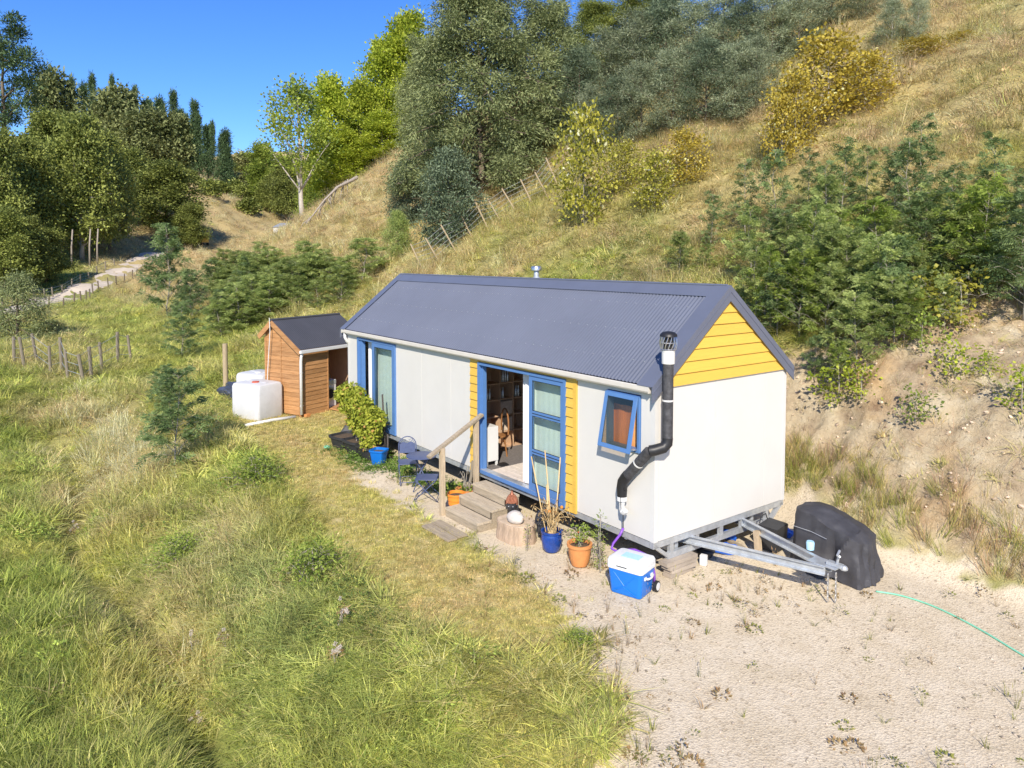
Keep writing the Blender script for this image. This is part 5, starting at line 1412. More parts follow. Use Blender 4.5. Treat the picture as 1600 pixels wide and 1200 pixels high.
# thistles gone to seed in the long grass
THB = [(300, 1030, .42, 'tallest fluffy thistle gone to seed in the front grass'), (350, 1020, .34, 'fluffy thistle just right of the tallest one in the front grass'), (310, 1150, .32, 'fluffy thistle nearest the bottom edge in the front grass'), (532, 975, .36, 'fluffy thistle on the right near the mown strip'), (524, 1037, .26, 'small white headed thistle right of centre in the front grass'), (115, 838, .34, 'fluffy thistle far to the left beside the ditch')]
for k, (a, b, h_, lab) in enumerate(THB):
    q = march(a, b); t_ = empty('thistle', q, k, lab, 'thistle', 'thistles in the long grass')
    m, e = dead_plant(50 + k, (0, 0, 0), h_, .10, 5); m.build('stem', M['bark_thin'], t_)
    V, lv = leaves_at(60 + k, e, 5, .04, (.04, .08), (.012, .022)); link_mesh('leaves', leaf_mesh('leaves', V, lv), M['leaf_dead'], t_)
    g_h = np.random.default_rng(k); c_ = np.repeat(np.array([x_ for x_ in e if x_[2] > h_ * .45][:6] + [(0, 0, h_)]), 46, 0); d_ = rand_dirs(len(c_), g_h)
    link_mesh('seed_heads', leaf_mesh('seed_heads', leaf_quads(c_ + d_ * .004, d_, rand_dirs(len(c_), g_h), np.full(len(c_), .032), np.full(len(c_), .010)), np.full(len(c_), .9)), M['fluff'], t_)
# ------------------------------------------------------------------ trees and shrubs, each where it stands on the hill or in the valley
def stand(px, D):
    d = ray(px, 404); P = CAM + D * d
    return float(P[0]), float(P[1])
def htop(px, py, D):
    return float((CAM + D * ray(px, py))[2])
def grow(name, protos, leafm, woodm, px, D, top, label, cat='tree', group=None, width=None, rs=None, sink=.05):
    """a plant at bearing px, D metres off, reaching up to the sight line top"""
    x, y = stand(px, D); z = ground_at(x, y)
    H = max(.5, htop(px, top, D) - z)
    rd = rs if rs is not None else random.randint(0, 10 ** 6)
    p = protos[rd % len(protos)]
    s = H / p['H']
    sxy = 1.0
    if width: sxy = (width / FPX * D / 2) / (p['R'] * s)
    return plant(name, p, leafm, woodm, (x, y, z - sink), s, (rd * 1.7) % 6.28, label, cat, group, sxy)
def P_(R_, **k):
    p = tree_proto(**k); p['R'] = R_; return p

def dome(R_, lo=.35):
    return lambda t: R_ * (max(0.0, 1 - ((t - .5) / .56) ** 2)) ** .5
def egg(R_):
    return lambda t: R_ * max(.12, math.sin(math.pi * min(1, max(0, (t * .92 + .04))) ** .8)) ** .7
def cone(R_):
    return lambda t: R_ * max(.06, (1.02 - t)) ** .85

olive = [P_(4.6, seed=21, H=12.5, base=.06, rad=lambda t: 4.7 * max(.2, 1 - t ** 2.6) ** .6, n_limb=96, n_twig=13, n_leaf=84, L=(.14, .30), W=(.04, .075), sig=.30, rise=.5, trunk_r=.22, droop=.22, sub=.36, up=.25),
         P_(4.0, seed=22, H=11, base=.06, rad=lambda t: 4.1 * max(.2, 1 - t ** 2.2) ** .6, n_limb=66, n_twig=12, n_leaf=84, L=(.14, .30), W=(.04, .075), sig=.30, rise=.5, trunk_r=.2, droop=.22, sub=.36, up=.25)]
grey = [P_(1.9, seed=31 + i, H=6.5, base=.08, rad=egg(1.9), n_limb=34, n_twig=9, n_leaf=60, L=(.12, .26), W=(.022, .045), sig=.19, rise=.9, trunk_r=.09, droop=-.10, sub=.42, up=.2) for i in range(3)]
bluebush = [P_(2.0, seed=41 + i, H=4.2, base=.03, rad=egg(2.0), n_limb=34, n_twig=9, n_leaf=52, L=(.10, .20), W=(.045, .08), sig=.21, rise=.6, trunk_r=.09, droop=.0, sub=.36, up=.4) for i in range(2)]
poplar = [P_(4.2, seed=51 + i, H=15, base=.10, rad=egg(4.3), n_limb=44, n_twig=10, n_leaf=40, L=(.26, .44), W=(.20, .34), sig=.52, rise=1.0, trunk_r=.24, droop=-.15, sub=.36, up=.35) for i in range(2)]
lone = [P_(3.6, seed=58, H=14, base=.36, rad=egg(3.7), n_limb=22, n_twig=8, n_leaf=26, L=(.24, .40), W=(.17, .28), sig=.50, rise=1.5, trunk_r=.26, droop=-.25, sub=.34, up=.35, wood_seg=7)]
darkt = [P_(4.2, seed=61 + i, H=14, base=.16, rad=egg(4.5), n_limb=38, n_twig=10, n_leaf=62, L=(.24, .44), W=(.16, .30), sig=.58, rise=.7, trunk_r=.26, droop=.0, sub=.42, up=.4) for i in range(3)]
gum = [P_(6.0, seed=71 + i, H=16, base=.25, rad=dome(6.2), n_limb=30, n_twig=8, n_leaf=30, L=(.7, 1.2), W=(.35, .6), sig=.9, rise=.9, trunk_r=.35, droop=.1, sub=.40, up=.5) for i in range(2)]
pine = [P_(3.0, seed=81 + i, H=18, base=.18, rad=lambda t, i=i: 3.4 * max(.03, 1.0 - t) ** (.75 + .15 * i) * (1 + .30 * math.sin(t * (31 + 9 * i))), n_limb=40, n_twig=7, n_leaf=18, L=(.6, 1.1), W=(.14, .26), sig=.48, rise=.15, trunk_r=.28, droop=-.12, sub=.35, up=.6) for i in range(3)]
bigpine = [P_(5.0, seed=85, H=20, base=.30, rad=lambda t: 5.4 * max(.12, math.sin(math.pi * min(1, (t - .1) * .95))) ** .8, n_limb=30, n_twig=9, n_leaf=50, L=(.35, .7), W=(.12, .2), sig=.5, rise=.35, trunk_r=.4, droop=-.08, sub=.30, up=.6)]
shrub = [P_(1.25, seed=91 + i, H=3.2, base=.03, rad=egg(1.25), n_limb=30, n_twig=7, n_leaf=15, L=(.09, .15), W=(.08, .13), sig=.20, rise=1.3, trunk_r=.03, droop=-.2, sub=.40, up=.3) for i in range(3)]
farbush = [P_(2.4, seed=96 + i, H=4, base=.03, rad=egg(2.4), n_limb=18, n_twig=6, n_leaf=16, L=(.5, .9), W=(.3, .5), sig=.45, rise=.6, trunk_r=.12, sub=.4) for i in range(2)]
willow = [P_(2.6, seed=99, H=6, base=.05, rad=egg(2.7), n_limb=36, n_twig=9, n_leaf=40, L=(.16, .32), W=(.04, .07), sig=.30, rise=.5, trunk_r=.14, droop=.45, sub=.4, up=.3)]
sap = [dict(sapling_proto(101 + i, 2.6, (1.0, 1.15, .9, 1.1)[i], n_branch=(34, 40, 30, 44)[i], n_frond=15, nleaf=12, fl=.21, ll=.095, lw=.024), R=1.0) for i in range(4)]
sapthin = [dict(sapling_proto(121 + i, 2.8, .8, n_branch=24, n_frond=10, nleaf=12, fl=.22, ll=.10, lw=.025, base=.2), R=1.0) for i in range(2)]
sapbig = [dict(sapling_proto(111 + i, 4.2, 1.6, n_branch=44, n_frond=15, nleaf=12, fl=.34, ll=.15, lw=.036, trunk_r=.04, base=.05), R=1.6) for i in range(2)]

lowb = [P_(.62, seed=195 + i, H=.75, base=.03, rad=lambda t: .66 * max(.1, 1 - t) ** .5, n_limb=22, n_twig=6, n_leaf=13, L=(.05, .10), W=(.022, .042), sig=.11, rise=.8, trunk_r=.015, sub=.5, up=.4) for i in range(2)]
vine = [P_(.42, seed=191 + i, H=.9, base=.05, rad=egg(.42), n_limb=9, n_twig=5, n_leaf=7, L=(.06, .11), W=(.05, .09), sig=.10, rise=.9, trunk_r=.012, sub=.5, up=.3) for i in range(2)]
M['bark_dead'] = mat('dead_bark', (0.30, 0.26, 0.22), 0.9, var=0.2)
# the tall olive green wattle behind the house and its neighbours
grow('wattle_tree', olive, M['leaf_olive'], M['bark'], 752, 44, -34, 'largest tree on the hill, a tall olive green wattle above the far roof end', width=250, rs=0)
grow('wattle_tree', olive, M['leaf_olive'], M['bark'], 850, 48, 2, 'olive green wattle crowding the right side of the largest tree', width=170, rs=1)
grow('wattle_tree', olive, M['leaf_olive'], M['bark'], 665, 52, 60, 'olive green wattle between the yellow poplars and the largest tree', width=110, rs=1)
grow('wattle_tree', olive, M['leaf_dark'], M['bark'], 930, 58, 8, 'dark wattle on the skyline right of the gap of blue sky', width=130, rs=3)
grow('wattle_tree', olive, M['leaf_dark'], M['bark'], 1010, 60, -30, 'dark wattle at the top edge behind the grey green saplings', width=150, rs=2)
G = 'grey green wattles on the upper hill'
GL = 'grey green young wattle in the dense stand on the upper hill'
for i, (px, D, top, w_) in enumerate(((905, 45, 75, 90), (950, 46, 52, 100), (992, 45, 22, 110), (1036, 45, -4, 110), (1080, 43, 8, 100), (1122, 42, -14, 100), (1160, 40, 0, 90), (1200, 39, -10, 90), (1240, 39, -20, 90), (1290, 40, -30, 80),
                                      (1000, 38, 100, 90), (1050, 37, 80, 95), (1100, 36, 62, 95), (1145, 35, 70, 90), (1180, 34.5, 62, 80), (965, 39, 120, 80), (925, 40, 138, 70), (1345, 39, -26, 60))):
    grow('young_wattle', grey, M['leaf_grey'] if (i % 3) else M['leaf_bluegreen'], M['bark'], px, D, top, GL, 'tree', G, width=w_, rs=i + 7)
grow('small_wattle', grey, M['leaf_grey'], M['bark_pale'], 1425, 33, -8, 'thin grey wattle standing alone high on the grassy slope at the top right', width=40, rs=3)
grow('small_wattle', grey, M['leaf_grey'], M['bark_pale'], 1385, 34, 4, 'low grey wattle high on the slope left of the thin lone one', width=55, rs=4)
grow('dark_bush', bluebush, M['leaf_bluegreen'], M['bark'], 702, 38.5, 238, 'dense blue green bush in front of the largest tree beside the hill fence', 'bush', None, width=112, rs=0)
grow('grey_bush', bluebush, M['leaf_bluegreen'], M['bark'], 636, 46, 252, 'small grey green bush on the spur left of the dense blue green bush', 'bush', None, width=66, rs=1)
grow('grey_bush', bluebush, M['leaf_wattle_fine'], M['bark'], 622, 41, 330, 'loose blue green sapling on the spur below the small grey green bush', 'bush', None, width=46, rs=3)
# yellow poplars on the far side of the spur
for i, (px, D, top, w_, lab) in enumerate(((518, 84, 124, 96, 'yellow green poplar just right of the lone pale trunked tree'), (566, 82, 132, 84, 'yellow green poplar in the middle of the row behind the spur'), (603, 86, 66, 90, 'tall yellow green poplar behind the middle one of the row'), (640, 88, 28, 96, 'tallest yellow green poplar beside the largest wattle tree'), (540, 80, 205, 80, 'short yellow green poplar low on the spur under the row'), (600, 78, 178, 80, 'short yellow green poplar under the tall ones next to the wattle'))):
    grow('poplar_tree', poplar, M['leaf_poplar'], M['bark_pale'], px, D, top, lab, 'tree', 'yellow green poplars behind the spur', width=w_, rs=i)
grow('lone_poplar', lone, M['leaf_lone'], M['bark_pale'], 474, 74, 128, 'lone slender tree with a bare pale trunk and an airy crown against the sky', 'tree', None, width=112, rs=0)
for i, (px, D, top, w_, lab) in enumerate(((412, 212, 226, 66, 'small yellowing tree left of the lone pale trunked tree'), (448, 200, 248, 56, 'low green tree behind the foot of the lone pale trunked tree'), (494, 150, 248, 50, 'low green tree right behind the trunk of the lone tree'), (428, 205, 276, 50, 'low green bushy tree at the valley head left of the lone tree'))):
    grow('valley_tree', darkt if i else poplar, M['leaf_dark'] if i % 2 else M['leaf_lone'], M['bark'], px, D, top, lab, 'tree', None, width=w_, rs=i)
# dark trees across the track on the left
LD = (('dark leafy tree at the very left edge below the tall pine', -8, 96, 172, 110), ('dark leafy tree second from the left edge', 48, 104, 196, 105), ('tall dark leafy tree with pale bare trunks beside the track', 128, 112, 160, 120), ('dark leafy tree behind the tall one by the track, filling its left side', 88, 122, 150, 110), ('dark leafy tree on the right flank of the tall one by the track', 172, 120, 188, 90), ('rounded dark tree standing by itself on the pasture beyond the track', 262, 142, 228, 118), ('low dark tree at the right foot of the rounded pasture tree', 300, 136, 292, 56), ('dark tree between the tall one by the track and the rounded pasture tree', 212, 150, 210, 80), ('low dark shrubby tree at the left edge close to the track', 6, 84, 300, 100), ('low dark tree in the shade behind the track fence', 70, 92, 330, 80), ('low pale green tree under the tall dark ones', 52, 88, 315, 60))
for i, (lab, px, D, top, w_) in enumerate(LD):
    grow('leafy_tree', darkt, M['leaf_dark'], M['bark_pale'] if i == 2 else M['bark'], px, D, top + 26, lab, 'tree', 'dark trees across the track', width=w_ * .88, rs=i * 5 + 2)
for i, px in enumerate((112, 140, 152, 96)):
    x, y = stand(px, 104 + i * 2); z = ground_at(x, y)
    tag(MB().tube([(x, y, z - .1), (x + .2, y, z + 3.0), (x + .1, y + .2, z + 5.5)], [.13, .11, .09], 8).build('bare_trunk', M['bark_dead'], smooth=True), ('pale bare trunk rising under the dark trees by the track, third from the left', 'pale bare trunk rightmost but one under the dark trees by the track', 'pale bare trunk rightmost under the dark trees by the track', 'pale bare trunk leftmost under the dark trees by the track')[i], 'tree trunk', 'trunks under the dark trees')
grow('tall_pine', bigpine, M['leaf_pine'], M['bark'], 14, 150, 36, 'tall spreading pine at the top left corner against the sky', 'tree', None, width=110, rs=0)
# ridge with pines and gums
for i, (px, top, w_, D, lab) in enumerate(((92, 120, 74, 225, 'round topped olive gum tree on the ridge right of the tall pine'), (186, 144, 76, 228, 'round gum tree on the ridge below the pines'), (236, 174, 80, 222, 'broad gum tree below the ridge pines, nearest the pasture'), (284, 186, 62, 226, 'gum tree at the right end of the ridge below the pines'))):
    grow('gum_tree', gum, M['leaf_gum'], M['bark'], px, D, top, lab, 'tree', 'gum trees on the left ridge', width=w_, rs=i)
for i, (px, top) in enumerate(((122, 122), (138, 124), (155, 126), (168, 138), (182, 130), (196, 142), (208, 138), (220, 140), (232, 158), (241, 150), (252, 162), (262, 160), (276, 154), (287, 168), (297, 168), (308, 162), (316, 180), (326, 188), (336, 198), (346, 206), (356, 214), (364, 226))):
    grow('pine_tree', pine, M['leaf_pine'], M['bark'], px + (i * 11) % 7 - 3, 244 - i * 1.2, top + (0, 9, -7, 6, -10, 4, 12, -3)[i % 8], 'dark narrow pine in the row along the left ridge', 'tree', 'pines along the left ridge', width=(18, 27, 21, 32, 16, 24, 29)[i % 7], rs=i * 3 + i // 3)
rd = random.Random(5)
for i in range(26):
    px = rd.uniform(362, 470); D = rd.uniform(215, 330); x, y = stand(px, D); z = ground_at(x, y)
    base_py = 404 - (z - CAM[2]) / D * FPX
    grow('valley_bush', farbush, M['leaf_bush'] if i % 4 else M['leaf_dark'], M['bark'], px, D, base_py - rd.uniform(16, 34), 'bush on the scrubby slope at the head of the valley', 'bush', 'bushes at the head of the valley', width=rd.uniform(24, 44), rs=i)
for i in range(9):
    px = 300 + i * 13 + rd.uniform(-5, 5); D = 200 + rd.uniform(-15, 15)
    x, y = stand(px, D); base_py = 404 - (ground_at(x, y) - CAM[2]) / D * FPX
    grow('valley_bush', farbush, M['leaf_dark'], M['bark'], px, D, base_py - rd.uniform(14, 30), 'dark bush at the edge of the pine ridge above the pasture', 'bush', 'bushes below the pine ridge', width=rd.uniform(22, 36), rs=i)
grow('willow_tree', willow, M['leaf_olive'], M['bark'], 22, 42, 424, 'drooping olive green tree at the left edge below the track', 'tree', None, width=110, rs=0)
grow('willow_tree', willow, M['leaf_dark'], M['bark'], 70, 46, 500, 'small dark bush right of the drooping olive tree', 'bush', None, width=70, rs=0)
# yellow broad leaved shrubs on the hill
for i, (px, D, top, w_, mt, lab) in enumerate(((912, 31.5, 172, 96, 'leaf_yellowgreen', 'tall yellow green shrub above the middle of the roof'), (1022, 29.5, 238, 78, 'leaf_yellowgreen', 'yellow shrub right of the tall yellow green one, lowest on the slope'), (1072, 30.5, 204, 76, 'leaf_yellow', 'golden shrub behind the lowest yellow one'), (975, 33, 222, 60, 'leaf_yellowgreen', 'small yellow green shrub between the tall one and the lowest one'), (1240, 27.5, 118, 90, 'leaf_yellow', 'golden shrub at the left of the big golden clump high on the slope'), (1290, 28.5, 50, 120, 'leaf_yellow', 'tallest golden shrub in the clump high on the slope'), (1345, 28.5, 88, 100, 'leaf_yellow', 'golden shrub at the right of the big golden clump high on the slope'), (1432, 30, 62, 74, 'leaf_yellow', 'small golden shrub right of the big golden clump'), (1492, 30.5, 54, 56, 'leaf_yellow', 'smallest golden shrub, farthest right on the slope'), (1218, 27, 150, 60, 'leaf_yellow', 'low golden shrub at the lower left foot of the golden clump'))):
    grow('yellow_shrub', shrub, M[mt], M['bark_thin'], px, D, top, lab, 'shrub', 'yellow shrubs on the hillside', width=w_, rs=i)
# feathery saplings on the slope behind and right of the house
rd = random.Random(21); pts = []
poly = [(1040, 432), (1180, 400), (1330, 398), (1480, 432), (1620, 440), (1660, 520), (1560, 490), (1470, 520), (1390, 580), (1340, 615), (1262, 612), (1215, 530), (1120, 450)]
def inpoly(x, y, P):
    c = False
    for i in range(len(P)):
        (x0, y0), (x1, y1) = P[i], P[i - 1]
        if (y0 > y) != (y1 > y) and x < (x1 - x0) * (y - y0) / (y1 - y0) + x0: c = not c
    return c
while len(pts) < 52:
    a, b = rd.uniform(1060, 1670), rd.uniform(320, 620)
    if inpoly(a, b, poly): pts.append((a, b))
pts.sort(key=lambda p: p[1])
for i, (a, b) in enumerate(pts):
    p = march(a, b); s = rd.choice((rd.uniform(.34, .55), rd.uniform(.55, .95)))
    pr_ = sap[rd.randrange(4)]
    plant('wattle_sapling', pr_, M[('leaf_wattle_fine', 'leaf_wattle_fine', 'leaf_wattle', 'leaf_weed')[i % 4]], M['bark_thin'], (p[0], p[1], p[2] - .03), s, rd.uniform(0, 6.28), 'feathery green wattle sapling in the thicket on the slope right of the house', 'sapling', 'wattle saplings in the thicket right of the house', rd.uniform(.95, 1.3))
for i, (a, b) in enumerate(((1110, 400), (1165, 372), (1215, 380), (1262, 352), (1312, 362), (1352, 340), (1398, 372), (1440, 352), (1490, 400), (1545, 392), (1590, 410), (1290, 392), (1425, 392))):
    p = march(a, b)
    plant('wattle_sapling', sapthin[i % 2], M['leaf_wattle'], M['bark_thin'], (p[0], p[1], p[2] - .03), .72 + .07 * (i * 7 % 5), i * 1.9, 'thin straggling wattle sapling along the upper edge of the thicket right of the house', 'sapling', 'thin saplings above the thicket', 1.0)
# the thicket behind the shed and the scattered saplings on the left
rd = random.Random(33)
poly2 = [(330, 500), (340, 440), (430, 430), (520, 440), (575, 440), (585, 480), (440, 505), (400, 520), (350, 545)]
pts = []
while len(pts) < 44:
    a, b = rd.uniform(320, 590), rd.uniform(420, 560)
    if inpoly(a, b, poly2): pts.append((a, b))
pts.sort(key=lambda p: p[1])
for i, (a, b) in enumerate(pts):
    p = march(a, b)
    plant('wattle_sapling', sapbig[i % 2], M['leaf_wattle_fine'], M['bark_thin'], (p[0], p[1], p[2] - .05), rd.uniform(.36, .66), rd.uniform(0, 6.28), 'feathery green wattle sapling in the thicket behind the cedar shed', 'sapling', 'wattle saplings behind the cedar shed', rd.uniform(1.3, 1.9))
for i, (a, b, s, lab) in enumerate(((262, 500, 1.55, 'tallest feathery wattle on the left, standing beside the track above the grass'), (235, 452, .8, 'feathery wattle left of the tallest one, by the track fence'), (300, 500, .75, 'feathery wattle at the right foot of the tallest one on the left'), (345, 520, .6, 'feathery wattle left of the lone timber post'), (285, 560, .6, 'feathery wattle in the long grass below the tallest one'), (330, 470, .7, 'feathery wattle between the tallest one and the thicket behind the shed'), (390, 470, .65, 'feathery wattle on the slope directly above the cedar shed roof'))):
    p = march(a, b)
    plant('wattle_sapling', sapbig[i % 2], M['leaf_wattle'], M['bark_thin'], (p[0], p[1], p[2] - .05), s, i * 1.3, lab, 'sapling', None, .95 if i == 0 else 1.2)
for i, (a, b, s, lab) in enumerate(((272, 738, .95, 'small dark feathery wattle in the long grass left of the mown strip'), (255, 640, .55, 'thin feathery wattle just beyond the small dark one in the long grass'), (262, 690, .5, 'low feathery wattle touching the small dark one'))):
    p = march(a, b)
    plant('wattle_sapling', sap[i], M['leaf_wattle'], M['bark_thin'], (p[0], p[1], p[2] - .05), s, i * 2.1, lab, 'sapling', None, 1.25)
# leafy plants on the clay bank
for i, (a, b, s, mt, lab) in enumerate(((1310, 628, .95, 'leaf_poplar', 'bright yellow leaved plant at the foot of the thicket beside the house'), (1345, 622, .75, 'leaf_poplar', 'smaller yellow leaved plant right of the bright one beside the house'), (1492, 592, .85, 'leaf_poplar', 'yellow green plant growing alone on the bare clay bank'), (1545, 586, .45, 'leaf_poplar', 'tiny yellow green plant right of the lone one on the bare clay bank'), (1597, 640, .8, 'leaf_poplar', 'yellow green plant on the clay bank at the right edge'), (1440, 545, .8, 'leaf_weed', 'dark green plant at the top lip of the clay bank'), (1500, 510, 1.2, 'leaf_yellowgreen', 'yellow green plant under the saplings above the clay bank'), (1465, 500, 1.1, 'leaf_yellowgreen', 'yellow green plant left of the one under the saplings above the clay bank'), (1430, 660, .7, 'leaf_weed', 'sparse green weed in the middle of the clay bank'))):
    p = march(a, b)
    plant('bank_plant', vine[i % 2], M[mt], M['bark_thin'], (p[0], p[1], p[2] - .04), s, i * 1.1, lab, 'plant', None, 1.0)
# dark low bushes in the long grass at the front
for i, (a, b, s, lab) in enumerate(((400, 760, 1.05, 'dark leafy bush in the grass by the far edge of the mown strip'), (490, 905, .85, 'spreading dark bush in the grass beside the mown strip'), (275, 880, .75, 'low dark bush in the middle of the long grass'), (905, 1010, .35, 'small green weed clump in the grass edge beside the gravel in front'))):
    p = march(a, b)
    plant('low_bush', lowb[i % 2], M['leaf_weed'], M['bark_thin'], (p[0], p[1], p[2] - .04), s * .85, i, lab, 'bush', None, 1.3)

# ------------------------------------------------------------------ track, fences, fallen tree, hut
def track():
    P = smooth_path([(march(px, py, detail=False)[0], march(px, py, detail=False)[1], 0) for px, py in ((-60, 500), (30, 482), (75, 470), (120, 455), (165, 436), (205, 414), (248, 394))], 10)
    V = []; F = []; w_ = 1.9
    for i, p in enumerate(P):
        a = np.array(P[max(0, i - 1)]); b = np.array(P[min(len(P) - 1, i + 1)]); t = unit(b - a); n = np.array([-t[1], t[0], 0])
        for k, u in enumerate(np.linspace(-1, 1, 7)):
            q = np.array(p) + n * u * w_ * (1 + .08 * math.sin(i))
            V.append((q[0], q[1], ground_at(q[0], q[1]) + .05 - .07 * (abs(u) > .9)))
    for i in range(len(P) - 1):
        for k in range(6): F.append((i * 7 + k, i * 7 + k + 1, (i + 1) * 7 + k + 1, (i + 1) * 7 + k))
    o = MB().add(V, F).build('gravel_track', mat('track_gravel', (0.52, 0.45, 0.37), .95, var=.15, scale=.6), smooth=True)
    tag(o, kind='structure'); return P
TR = track()
def fence(label, pts, post_h, post_r, lean=(0, 0), wires=3, mt='post', sq=False, name='wire_fence', rise=0):
    r_ = empty(name, (*pts[0][:2], ground_at(*pts[0][:2])), 0, label, 'fence')
    o = np.array(r_.location); tops = []; rdm = random.Random(len(pts))
    for i, (x, y) in enumerate(pts):
        z = ground_at(x, y); h = post_h * rdm.uniform(.85, 1.12)
        l = (lean[0] + rdm.uniform(-.08, .08), lean[1] + rdm.uniform(-.08, .08))
        top = (x + l[0] * h, y + l[1] * h, z + h)
        MB(o).tube([(x - l[0] * .1, y - l[1] * .1, z - .12), top], post_r * rdm.uniform(.9, 1.15), 7).build('post', M[mt], r_, autosmooth=40)
        tops.append((np.array((x, y, z)), np.array(top)))
    for k in range(wires):
        f = .3 + .62 * k / max(1, wires - 1)
        MB(o).tube([a + (b - a) * f for a, b in tops], .010, 4).build('wire', M['galv'], r_)
    return r_
# pale posts standing in the long grass at the left
fp = [march(a, b) for a, b in ((22, 572), (38, 574), (58, 568), (79, 584), (97, 582), (106, 592), (131, 600), (143, 590), (160, 582), (184, 570), (205, 566))]
fence('old wire fence of uneven pale posts in the long grass at the left', [(p[0], p[1]) for p in fp], 1.35, .065, (0.03, -.06), 3, 'post_grey', name='old_fence')
# fence along the track
tp_ = []
for i in range(2, len(TR) - 8, 3):
    a = np.array(TR[i]); b = np.array(TR[i + 1]); t = unit(b - a); tp_.append((a[0] + t[1] * 2.7 , a[1] - t[0] * 2.7)) if False else tp_.append((a[0] - t[1] * -2.6, a[1] + t[0] * 2.6))
fence('post and wire fence along the near side of the gravel track', tp_, 1.15, .085, wires=3, mt='post_grey', name='track_fence')
tp2_ = []
for i in range(2, len(TR) - 8, 3):
    a = np.array(TR[i]); b = np.array(TR[i + 1]); t = unit(b - a); tp2_.append((a[0] - t[1] * 4.2, a[1] + t[0] * 4.2)) if False else tp2_.append((a[0] + t[1] * -4.6 * -1 * -1, a[1] - t[0] * 4.6))
fence('dark wire fence in the shade on the far side of the gravel track', tp2_, 1.2, .07, wires=5, mt='bark', name='track_fence')
# leaning fence climbing the hill
hp_ = [march(a, b) for a, b in ((660, 420), (688, 412), (712, 392), (738, 372), (762, 356), (782, 345), (806, 330), (832, 318), (856, 308), (872, 290), (905, 262))]
fence('wire fence with leaning pale posts climbing the hill behind the roof', [(p[0], p[1]) for p in hp_], 1.30, .040, (-.34, -.42), 5, 'post', name='hill_fence')
hp2 = [march(a, b) for a, b in ((1262, 24), (1290, 10), (1318, -4))]
fence('short run of leaning pale fence posts at the very top of the hill', [(p[0], p[1]) for p in hp2], 1.3, .05, (-.25, -.3), 3, 'post', name='hill_fence')
# fallen dead tree on the spur
a = march(478, 356); b = march(548, 303)
ft = empty('fallen_tree', a, 0, 'fallen dead tree with bare grey branches lying down the spur', 'fallen tree')
A = np.array(a); B = np.array(b); up_ = np.array([0, 0, 1.0])
m = MB(A).tube([A + up_ * .3, A * .6 + B * .4 + up_ * 1.2, A * .3 + B * .7 + up_ * 1.5, B + up_ * 1.2, B + (B - A) * .15 + up_ * 1.1], [.04, .08, .12, .16, .17], 9)
m.build('trunk', M['bark_dead'], ft, autosmooth=50)
rd = random.Random(4)
for k in range(18):
    f = .08 + .05 * k; q = A + (B - A) * f + up_ * (.4 + 1.15 * min(1, f * 1.3))
    e = q + np.array([rd.uniform(-.9, .5), rd.uniform(-1.0, .5), rd.uniform(-2.6, -.6)])
    e[2] = max(e[2], ground_at(e[0], e[1]) - .05)
    MB(A).tube([q, (q + e) / 2 + np.array([rd.uniform(-.2, .2), 0, .2]), e], [.06, .045, .02], 6).build('branch', M['bark_dead'], ft, smooth=True)
# small animal crate on the pasture, pale shed far up the valley
x, y = stand(316, 140); z = ground_at(x, y)
hut = empty('field_trailer', (x, y, z), R(20), 'small weathered farm trailer with a yellow side on the pasture', 'trailer')
MB().box(-1.1, 1.1, -.8, .8, .5, 1.9).build('body', M['timber'], hut, bevel=.03)
MB().box(-.6, .1, -.86, -.80, .8, 1.7).build('hatch', M['white_plastic'], hut)
MB().box(1.1, 1.16, -.7, .7, .6, 1.8).build('yellow_side', M['yellow'], hut)
for sx in (-.7, .7):
    for sy in (-.75, .75): MB().tube([(sx, sy - .1, .3), (sx, sy + .1, .3)], .3, 14).build('wheel', M['black_plastic'], hut)
x, y = stand(449, 165); z = ground_at(x, y)
bn = empty('pale_shed', (x, y, z), R(15), 'pale shed far up the valley left of the lone tree', 'shed')
MB().box(-2.6, 2.6, -1.8, 1.8, 0, 2.6).build('wall', M['white_panel'], bn)
MB().prism([(-2.0, 2.6), (2.0, 2.6), (0, 3.6)], 'x', -2.8, 2.8).build('roof', M['galv'], bn)
MB().box(-.6, .6, -1.86, -1.8, 0, 2.1).build('door', M['shed_roof'], bn)
# ------------------------------------------------------------------ grass, weeds, pebbles: uncountable ground cover
def blade_tuft(seed, n, h, spread, wid, curve, droop=.35, segs=3, seed_heads=0.0):
    """a tuft of bent tapering blades"""
    g = np.random.default_rng(seed); V = []; F = []; lv = []
    for i in range(n):
        a = g.uniform(0, 6.283); r0 = spread * math.sqrt(g.uniform(0, 1))
        b = np.array([r0 * math.cos(a), r0 * math.sin(a), 0]); az = a + g.normal() * .9
        L = h * g.uniform(.5, 1.1); c = curve * g.uniform(.3, 1.2); w_ = wid * g.uniform(.6, 1.2)
        out = np.array([math.cos(az), math.sin(az), 0]); side = np.array([-out[1], out[0], 0])
        base = len(V); t_ = g.uniform(0, 1)
        for s in range(segs + 1):
            u = s / segs
            p = b + out * (c * L * u ** 1.7) + np.array([0, 0, L * (u - droop * c * u ** 2.2)])
            w2 = w_ * (1 - u) ** .7
            if s < segs: V += [p - side * w2 / 2, p + side * w2 / 2]
            else: V.append(p)
        for s in range(segs - 1): q = base + 2 * s; F.append((q, q + 1, q + 3, q + 2)); lv.append(t_)
        q = base + 2 * (segs - 1); F.append((q, q + 1, q + 2)); lv.append(t_)
        if g.uniform() < seed_heads:
            tip = np.array(V[-1]); k = len(V); d = unit(out * c + np.array([0, 0, 1.0])); hl = .05 * g.uniform(.6, 1.3)
            V += [tip - d * hl * .2, tip + side * .005 + d * hl * .3, tip + d * hl, tip - side * .005 + d * hl * .3]
            F.append((k, k + 1, k + 2, k + 3)); lv.append(1.0)
    return V, F, lv

